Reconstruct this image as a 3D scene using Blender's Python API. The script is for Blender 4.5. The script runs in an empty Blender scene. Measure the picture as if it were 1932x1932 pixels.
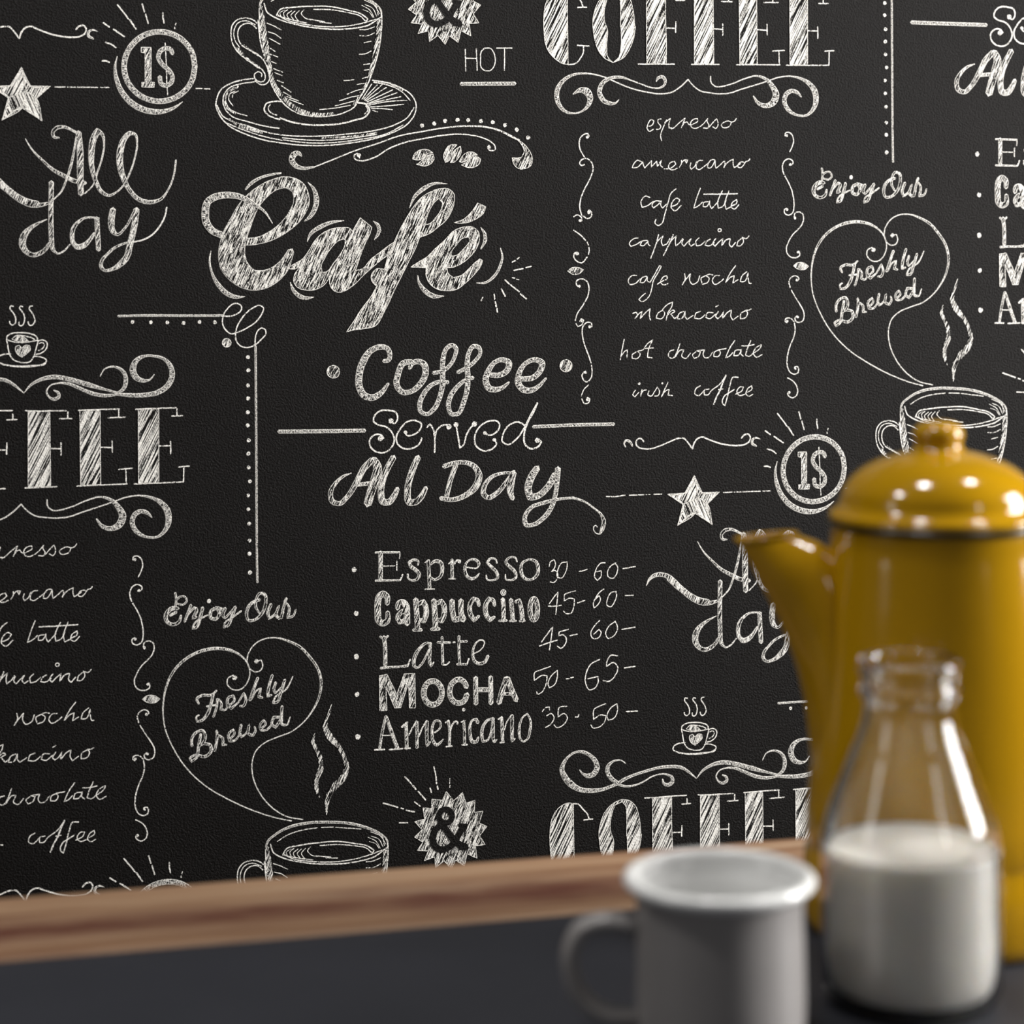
import bpy, bmesh, math, random
from mathutils import Vector, Matrix

# ------------------------------------------------------------------ camera, world, lights
S = bpy.context.scene
COL = S.collection
TABLE_Z = 0.75
EYE_Z = TABLE_Z + 0.361
CAM = Vector((-0.41242, -1.69107, EYE_Z))
R0 = Vector((0.971497, -0.236933, -0.007559)).normalized()      # camera right
RD = Vector((-0.007343, 0.001791, -0.999971)).normalized()      # camera down
FW = Vector((0.236939, 0.971524, 0.0)).normalized()             # camera forward
cd = bpy.data.cameras.new('camera'); cam = bpy.data.objects.new('camera', cd); COL.objects.link(cam)
m = Matrix.Identity(4)
for r in range(3):
    m[r][0] = R0[r]; m[r][1] = -RD[r]; m[r][2] = -FW[r]; m[r][3] = CAM[r]
cam.matrix_world = m
cd.sensor_width = 36; cd.lens = 4200 * 36 / 1932; cd.shift_y = -520.6 / 1932
cd.clip_start = 0.05
cd.dof.use_dof = True; cd.dof.focus_distance = 1.735; cd.dof.aperture_fstop = 5.0
S.camera = cam

w = bpy.data.worlds.new('world'); S.world = w; w.use_nodes = True
w.node_tree.nodes['Background'].inputs[0].default_value = (0.85, 0.9, 1.0, 1)
w.node_tree.nodes['Background'].inputs[1].default_value = 0.035
S.view_settings.view_transform = 'Standard'; S.view_settings.look = 'None'
S.view_settings.gamma = 1; S.view_settings.exposure = 0.22
S.view_settings.use_curve_mapping = False

def area(name, loc, target, sx, sy, power, color=(1, 1, 1)):
    l = bpy.data.lights.new(name, 'AREA'); l.shape = 'RECTANGLE'; l.size = sx; l.size_y = sy
    l.energy = power; l.color = color
    o = bpy.data.objects.new(name, l); COL.objects.link(o)
    o.location = loc
    o.rotation_euler = (Vector(target) - Vector(loc)).to_track_quat('-Z', 'Y').to_euler()
    return o
area('window_light_right', (1.50, -0.95, 1.36), (0.1, -0.55, 0.95), 0.5, 0.9, 46, (1.0, 0.985, 0.96))
area('window_light_behind', (0.95, -2.75, 1.55), (0.0, -0.3, 1.0), 0.12, 0.9, 3, (1.0, 0.98, 0.95))
area('window_light_left', (-2.1, -0.95, 1.45), (0.0, -0.2, 1.15), 0.35, 0.9, 3, (1.0, 0.98, 0.95))
for k, (lx, pw) in enumerate(((-1.15, 30), (-0.25, 30), (0.65, 26))):     # unseen spots added overhead to wash the wall, no real fixtures
    l = bpy.data.lights.new('added_wall_wash_spot', 'SPOT'); l.energy = pw; l.spot_size = math.radians(120); l.spot_blend = .6
    l.shadow_soft_size = .10; l.color = (1.0, .98, .95)
    o = bpy.data.objects.new('added_wall_wash_spot', l); COL.objects.link(o); o.location = (lx, -0.66, 2.40)
    o.rotation_euler = (Vector((lx, 0.0, 0.9)) - o.location).to_track_quat('-Z', 'Y').to_euler()

# ------------------------------------------------------------------ helpers
def tag(o, label=None, cat=None, group=None, kind=None):
    if label: o['label'] = label
    if cat: o['category'] = cat
    if group: o['group'] = group
    if kind: o['kind'] = kind
    return o
def empty(name, loc):
    o = bpy.data.objects.new(name, None); COL.objects.link(o); o.location = loc; o.empty_display_size = .05
    return o
def mesh_obj(name, verts, faces, mat, parent=None, smooth=True, loc=None, mats=None, midx=None):
    me = bpy.data.meshes.new(name); me.from_pydata([tuple(v) for v in verts], [], faces); me.update()
    for mm in (mats or [mat]): me.materials.append(mm)
    if midx: me.polygons.foreach_set('material_index', midx)
    if smooth: me.polygons.foreach_set('use_smooth', [True] * len(me.polygons))
    o = bpy.data.objects.new(name, me); COL.objects.link(o)
    if parent: o.parent = parent
    if loc: o.location = loc
    return o
def lathe(name, prof, mat, parent=None, n=96, closed=False):
    """prof: (r, z) list; r == 0 ends become poles"""
    V = []; Fc = []; rings = []
    for (r, z) in prof:
        if r < 1e-6: rings.append([len(V)]); V.append((0, 0, z))
        else:
            rings.append(list(range(len(V), len(V) + n)))
            V += [(r * math.cos(2 * math.pi * k / n), r * math.sin(2 * math.pi * k / n), z) for k in range(n)]
    prs = list(zip(rings, rings[1:])) + ([(rings[-1], rings[0])] if closed else [])
    for a, b in prs:
        for k in range(n):
            k2 = (k + 1) % n
            if len(a) == 1: Fc.append((a[0], b[k2], b[k]))
            elif len(b) == 1: Fc.append((a[k], a[k2], b[0]))
            else: Fc.append((a[k], a[k2], b[k2], b[k]))
    return mesh_obj(name, V, Fc, mat, parent)
def smooth_prof(P, sub=6, corner=50):
    return resample2(P, None, sub, corner)[0]
def resample2(P, step, sub, corner):
    """Catmull-Rom through P, splitting at corners; returns points and source parameter"""
    n = len(P); out = []; par = []
    def turn(i):
        ax = P[i][0] - P[i-1][0]; ay = P[i][1] - P[i-1][1]; bx = P[i+1][0] - P[i][0]; by = P[i+1][1] - P[i][1]
        d = math.hypot(ax, ay) * math.hypot(bx, by)
        return 0 if d == 0 else math.degrees(math.acos(max(-1, min(1, (ax * bx + ay * by) / d))))
    cs = [i == 0 or i == n - 1 or turn(i) > corner for i in range(n)]
    for i in range(n - 1):
        p1, p2 = P[i], P[i+1]
        L = math.hypot(p2[0] - p1[0], p2[1] - p1[1])
        if L < 1e-9: continue
        p0 = P[i-1] if not cs[i] else (2 * p1[0] - p2[0], 2 * p1[1] - p2[1])
        p3 = P[i+2] if not cs[i+1] else (2 * p2[0] - p1[0], 2 * p2[1] - p1[1])
        # centripetal-ish tangents limited by segment length
        def tang(a, b, c):
            la = math.hypot(b[0] - a[0], b[1] - a[1]) + 1e-9; lb = math.hypot(c[0] - b[0], c[1] - b[1]) + 1e-9
            return tuple(((b[k] - a[k]) / la * lb + (c[k] - b[k]) / lb * la) / (la + lb) for k in (0, 1))
        t1 = tang(p0, p1, p2); t2 = tang(p1, p2, p3)
        m = max(2, int(round(L / step))) if step else sub
        for s in range(m):
            u = s / m; u2 = u * u; u3 = u2 * u
            h = (2 * u3 - 3 * u2 + 1, u3 - 2 * u2 + u, -2 * u3 + 3 * u2, u3 - u2)
            out.append(tuple(h[0] * p1[k] + h[1] * t1[k] * L + h[2] * p2[k] + h[3] * t2[k] * L for k in (0, 1)))
            par.append(i + u)
    out.append(tuple(P[-1])); par.append(n - 1)
    return out, par
def tube(name, pts, rad, mat, parent=None, n=16, closed=False, flat=1.0):
    P = [Vector(p) for p in pts]; V = []; Fc = []; N = len(P)
    rr = rad if isinstance(rad, (list, tuple)) else [rad] * N
    prev = None
    for i in range(N):
        if closed: t = (P[(i+1) % N] - P[i-1]).normalized()
        else: t = (P[min(i+1, N-1)] - P[max(i-1, 0)]).normalized()
        if prev is None:
            a = Vector((0, 1, 0)); a = (a - t * a.dot(t)).normalized()
        else: a = (prev - t * prev.dot(t)).normalized()
        prev = a; b = t.cross(a)
        for k in range(n):
            q = 2 * math.pi * k / n
            V.append(P[i] + rr[i] * (a * math.cos(q) * flat + b * math.sin(q)))
    for i in range(N if closed else N - 1):
        for k in range(n):
            j = (i + 1) % N
            Fc.append((i*n+k, i*n+(k+1) % n, j*n+(k+1) % n, j*n+k))
    if not closed:
        Fc.append(tuple(range(n))[::-1]); Fc.append(tuple((N-1)*n+k for k in range(n)))
    return mesh_obj(name, V, Fc, mat, parent)
def box(name, lo, hi, mat, parent=None, bevel=0.0, segs=3):
    bm = bmesh.new(); bmesh.ops.create_cube(bm, size=1)
    for v in bm.verts: v.co = Vector([lo[k] + (v.co[k] + .5) * (hi[k] - lo[k]) for k in range(3)])
    if bevel: bmesh.ops.bevel(bm, geom=bm.edges[:], offset=bevel, segments=segs, affect='EDGES', profile=.5)
    me = bpy.data.meshes.new(name); bm.to_mesh(me); bm.free(); me.materials.append(mat)
    me.polygons.foreach_set('use_smooth', [False] * len(me.polygons))
    o = bpy.data.objects.new(name, me); COL.objects.link(o)
    if parent: o.parent = parent
    return o

# ------------------------------------------------------------------ materials
class NT:
    def __init__(s, name):
        s.m = bpy.data.materials.new(name); s.m.use_nodes = True; s.t = s.m.node_tree; s.n = s.t.nodes
        s.b = s.n['Principled BSDF']
    def node(s, typ, **kw):
        x = s.n.new(typ)
        for k, v in kw.items():
            if k.startswith('i_'):
                key = k[2:]; x.inputs[int(key) if key.isdigit() else key].default_value = v
            else: setattr(x, k, v)
        return x
    def link(s, a, ao, b, bi): s.t.links.new(a.outputs[ao], b.inputs[bi])
    def coord(s, scale=(1, 1, 1), rot=(0, 0, 0), src='Object'):
        c = s.node('ShaderNodeTexCoord'); mp = s.node('ShaderNodeMapping'); s.link(c, src, mp, 'Vector')
        mp.inputs['Scale'].default_value = scale; mp.inputs['Rotation'].default_value = rot
        return mp
    def noise(s, mp, scale, detail=2, rough=.5, dist=0):
        x = s.node('ShaderNodeTexNoise'); x.inputs['Scale'].default_value = scale; x.inputs['Detail'].default_value = detail
        x.inputs['Roughness'].default_value = rough; x.inputs['Distortion'].default_value = dist
        s.link(mp, 0, x, 'Vector'); return x
    def ramp(s, src, out, stops):
        r = s.node('ShaderNodeValToRGB'); e = r.color_ramp.elements
        while len(e) < len(stops): e.new(0.5)
        for k, (p, c) in enumerate(stops): e[k].position = p; e[k].color = (*c, 1) if len(c) == 3 else c
        s.link(src, out, r, 'Fac'); return r
    def bump(s, src, out, strength, dist):
        b = s.node('ShaderNodeBump'); b.inputs['Strength'].default_value = strength; b.inputs['Distance'].default_value = dist
        s.link(src, out, b, 'Height'); s.link(b, 0, s.b, 'Normal'); return b
def plain(name, col, rough=.5, **kw):
    t = NT(name); t.b.inputs['Base Color'].default_value = (*col, 1); t.b.inputs['Roughness'].default_value = rough
    for k, v in kw.items(): t.b.inputs[k.replace('_', ' ')].default_value = v
    return t.m
PAPER = (0.0034, 0.0025, 0.0021)
CHALK = (0.88, 0.85, 0.80)
PAPER_ROUGH = 0.5
def paper_bump(t):
    mp = t.coord((1, 1, 1)); n = t.noise(mp, 620, 3, .65); t.bump(n, 0, .9, .0012); t.b.inputs['Specular IOR Level'].default_value = .16
def paper_mat():
    t = NT('black_wallpaper'); t.b.inputs['Roughness'].default_value = PAPER_ROUGH
    mp = t.coord((1, 1, 1)); n = t.noise(mp, 6, 3, .6)
    r = t.ramp(n, 0, [(0.3, tuple(c * .85 for c in PAPER)), (0.7, tuple(c * 1.15 for c in PAPER))])
    t.link(r, 0, t.b, 'Base Color'); paper_bump(t); return t.m
def chalk_mat(name, layers, lo, hi, src='Object'):
    """layers: (scale vector, rotation about the wall normal, noise scale, weight); threshold lo..hi shows bare paper below"""
    t = NT(name); t.b.inputs['Roughness'].default_value = .75
    acc = None
    for (sc, rot, ns, wt) in layers:
        if src == 'UV': mp0 = t.coord((1, 1, 1), (0, 0, 0), 'UV'); ax = (0, 0, rot)
        else: mp0 = t.coord((1, 1, 1), (0, rot, 0)); ax = None
        mp = t.node('ShaderNodeMapping'); t.link(mp0, 0, mp, 'Vector'); mp.inputs['Scale'].default_value = sc
        if ax: mp.inputs['Rotation'].default_value = ax
        n = t.noise(mp, ns, 1.5, .55)
        mu = t.node('ShaderNodeMath', operation='MULTIPLY'); t.link(n, 0, mu, 0); mu.inputs[1].default_value = wt
        if acc is None: acc = mu
        else:
            ad = t.node('ShaderNodeMath', operation='ADD'); t.link(acc, 0, ad, 0); t.link(mu, 0, ad, 1); acc = ad
    r = t.ramp(acc, 0, [(lo, PAPER), (hi, CHALK)])
    t.link(r, 0, t.b, 'Base Color'); paper_bump(t); return t.m
M_LINE = chalk_mat('chalk_line', [((1, 1, 1), 0, 1300, 1)], .36, .42)
D = math.radians
M_SCRIB = chalk_mat('chalk_scribble', [((1, 1, .07), D(-24), 1900, .62), ((1, 1, 1), 0, 1300, .20), ((1, 1, .5), 0, 170, .18)], .483, .53)
M_DIAG = chalk_mat('chalk_diagonal_hatch', [((1, 1, .03), D(-27), 1350, .85), ((1, 1, 1), 0, 1100, .15)], .465, .515)
M_DIAG2 = chalk_mat('chalk_facet_hatch', [((1, 1, .03), D(24), 1350, .85), ((1, 1, 1), 0, 1100, .15)], .465, .515)
M_CROSS = chalk_mat('chalk_cross_hatch', [((1, .16, 1), 0, 1900, .68), ((1, 1, 1), 0, 1500, .32)], .478, .53, 'UV')
M_PAPER = paper_mat()
MATS = [M_LINE, M_SCRIB, M_DIAG, M_CROSS, M_PAPER, M_DIAG2]

# ------------------------------------------------------------------ wall with its printed motifs
wall = box('wall_back', (-2.2, 0.0, 0.0), (2.6, 0.12, 2.5), M_PAPER); tag(wall, kind='structure')
rooms_floor = box('floor', (-2.2, -3.6, -0.05), (2.6, 0.0, 0.0), plain('grey_floor', (.12, .11, .10), .6)); tag(rooms_floor, kind='structure')
STRIP, DROP = 0.52184, 0.64
L0, L1, L2, L3 = -0.00010, -0.00035, -0.00060, -0.00085
rnd = random.Random(7)
class Print:                                                    # every stroke lies a few microns over the one before it
    def __init__(s): s.V = []; s.F = []; s.M = []; s.UV = []; s.k = 0
    def vert(s, u, v, y, uv=(0, 0)):
        s.V.append((u, y, EYE_Z - v)); s.UV.append(uv); return len(s.V) - 1
    def ribbon(s, P, par, W, y, mat, jit=0.0, grow=0.0, cap=True):
        n = len(P); prev = None; L = 0.0; nw = len(W); s.k += 1; y0 = y - s.k * 1.5e-6
        closed = n > 6 and math.hypot(P[0][0] - P[-1][0], P[0][1] - P[-1][1]) < 1e-6
        for i in range(n):
            y = y0 - i * 2.5e-7
            if closed and i in (0, n - 1): a, b = P[n - 2], P[1]
            else: a, b = P[max(i - 1, 0)], P[min(i + 1, n - 1)]
            dx, dy = b[0] - a[0], b[1] - a[1]; l = math.hypot(dx, dy) or 1e-9; dx /= l; dy /= l
            if i: L += math.hypot(P[i][0] - P[i-1][0], P[i][1] - P[i-1][1])
            x = par[i] / max(par[-1], 1e-9) * (nw - 1) if nw > 1 else 0
            k = min(int(x), nw - 2) if nw > 1 else 0
            wd = W[0] if nw == 1 else W[k] * (1 - (x - k)) + W[k+1] * (x - k)
            h = max(wd + grow, .00006) * .5
            h1 = h + rnd.uniform(-jit, jit); h2 = h + rnd.uniform(-jit, jit)
            if i == 0 and cap and not closed and wd + grow > .0002:
                t = s.vert(P[0][0] - dx * h * .8, P[0][1] - dy * h * .8, y, (L, .5))
            q = (s.vert(P[i][0] - dy * h1, P[i][1] + dx * h1, y, (L, h)), s.vert(P[i][0] + dy * h2, P[i][1] - dx * h2, y, (L, -h)))
            if i == 0 and cap and not closed and wd + grow > .0002: s.F.append((t, q[0], q[1])); s.M.append(mat)
            if prev: s.F.append((prev[0], q[0], q[1], prev[1])); s.M.append(mat)
            prev = q
            if i == n - 1 and cap and not closed and wd + grow > .0002:
                t = s.vert(P[i][0] + dx * h * .8, P[i][1] + dy * h * .8, y, (L, .5)); s.F.append((q[0], t, q[1])); s.M.append(mat)
    def disc(s, u, v, r, y, mat):
        s.k += 1; y -= s.k * 1.5e-6
        c = [s.vert(u + r * rnd.uniform(.85, 1.1) * math.cos(k * math.pi / 5), v + r * rnd.uniform(.85, 1.15) * math.sin(k * math.pi / 5), y) for k in range(10)]
        s.F.append(tuple(c)); s.M.append(mat)
    def poly(s, P, y, mat):
        s.k += 1; y -= s.k * 1.5e-6
        from mathutils.geometry import tessellate_polygon
        c = [s.vert(u, v, y) for (u, v) in P]
        for t in tessellate_polygon([[Vector((u, v, 0)) for (u, v) in P]]):
            s.F.append(tuple(c[k] for k in t)); s.M.append(mat)
    def build(s, name, parent):
        cu = sum(v[0] for v in s.V) / len(s.V); cz = sum(v[2] for v in s.V) / len(s.V)
        me = bpy.data.meshes.new(name)
        me.from_pydata([(v[0] - cu, v[1], v[2] - cz) for v in s.V], [], s.F)
        uvl = me.uv_layers.new(name='stroke')
        for lp in me.loops: uvl.data[lp.index].uv = s.UV[lp.vertex_index]
        for mm in MATS: me.materials.append(mm)
        me.polygons.foreach_set('material_index', s.M)
        o = bpy.data.objects.new(name, me); COL.objects.link(o); o.parent = parent; o.location = (cu, 0, cz)
        return o
EDGE = 0.00052        # outline width of a hatched stroke
def draw(pr, line):
    head, body = line.split(';'); ty, ws = (head.split(' ') + [''])[:2]
    W = [float(x) * 1e-5 for x in ws.split(',')] if ws else []
    P = [tuple(int(c) * 1e-4 for c in q.split(',')) for q in body.split(' ')]
    if ty == 'o':
        for (u, v) in P: pr.disc(u, v, W[0], L1, 0)
        return
    if ty in 'pqrh':
        Q, par = resample2(P + [P[0]], .0012, 0, 48)
        mat = {'p': 1, 'q': 2, 'r': 5, 'h': 4}[ty]
        pr.poly(Q[:-1], L1 if ty != 'h' else L2, mat)
        pr.ribbon(Q, par, [EDGE], L2 if ty != 'h' else L3, 0, .00007, cap=False)
        return
    Q, par = resample2(P, .0009, 0, 80)
    if ty == 'l': pr.ribbon(Q, par, W, L1, 0, .00010)
    elif ty == 'k': pr.ribbon(Q, par, W, L3, 4)
    elif ty == 't':
        pr.ribbon(Q, par, W, L2, 0, .00008, .0001); pr.ribbon(Q, par, W, L3, 3, 0, -2 * EDGE, cap=False)
    elif ty == 'm': pr.ribbon(Q, par, W, L1, 1, .0003)
    else:
        pr.ribbon(Q, par, W, L0, 0, .00008, .0001)
        if max(W) > .0014: pr.ribbon(Q, par, W, L1, 1 if ty == 's' else 3, 0, -2 * EDGE, cap=False)
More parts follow.
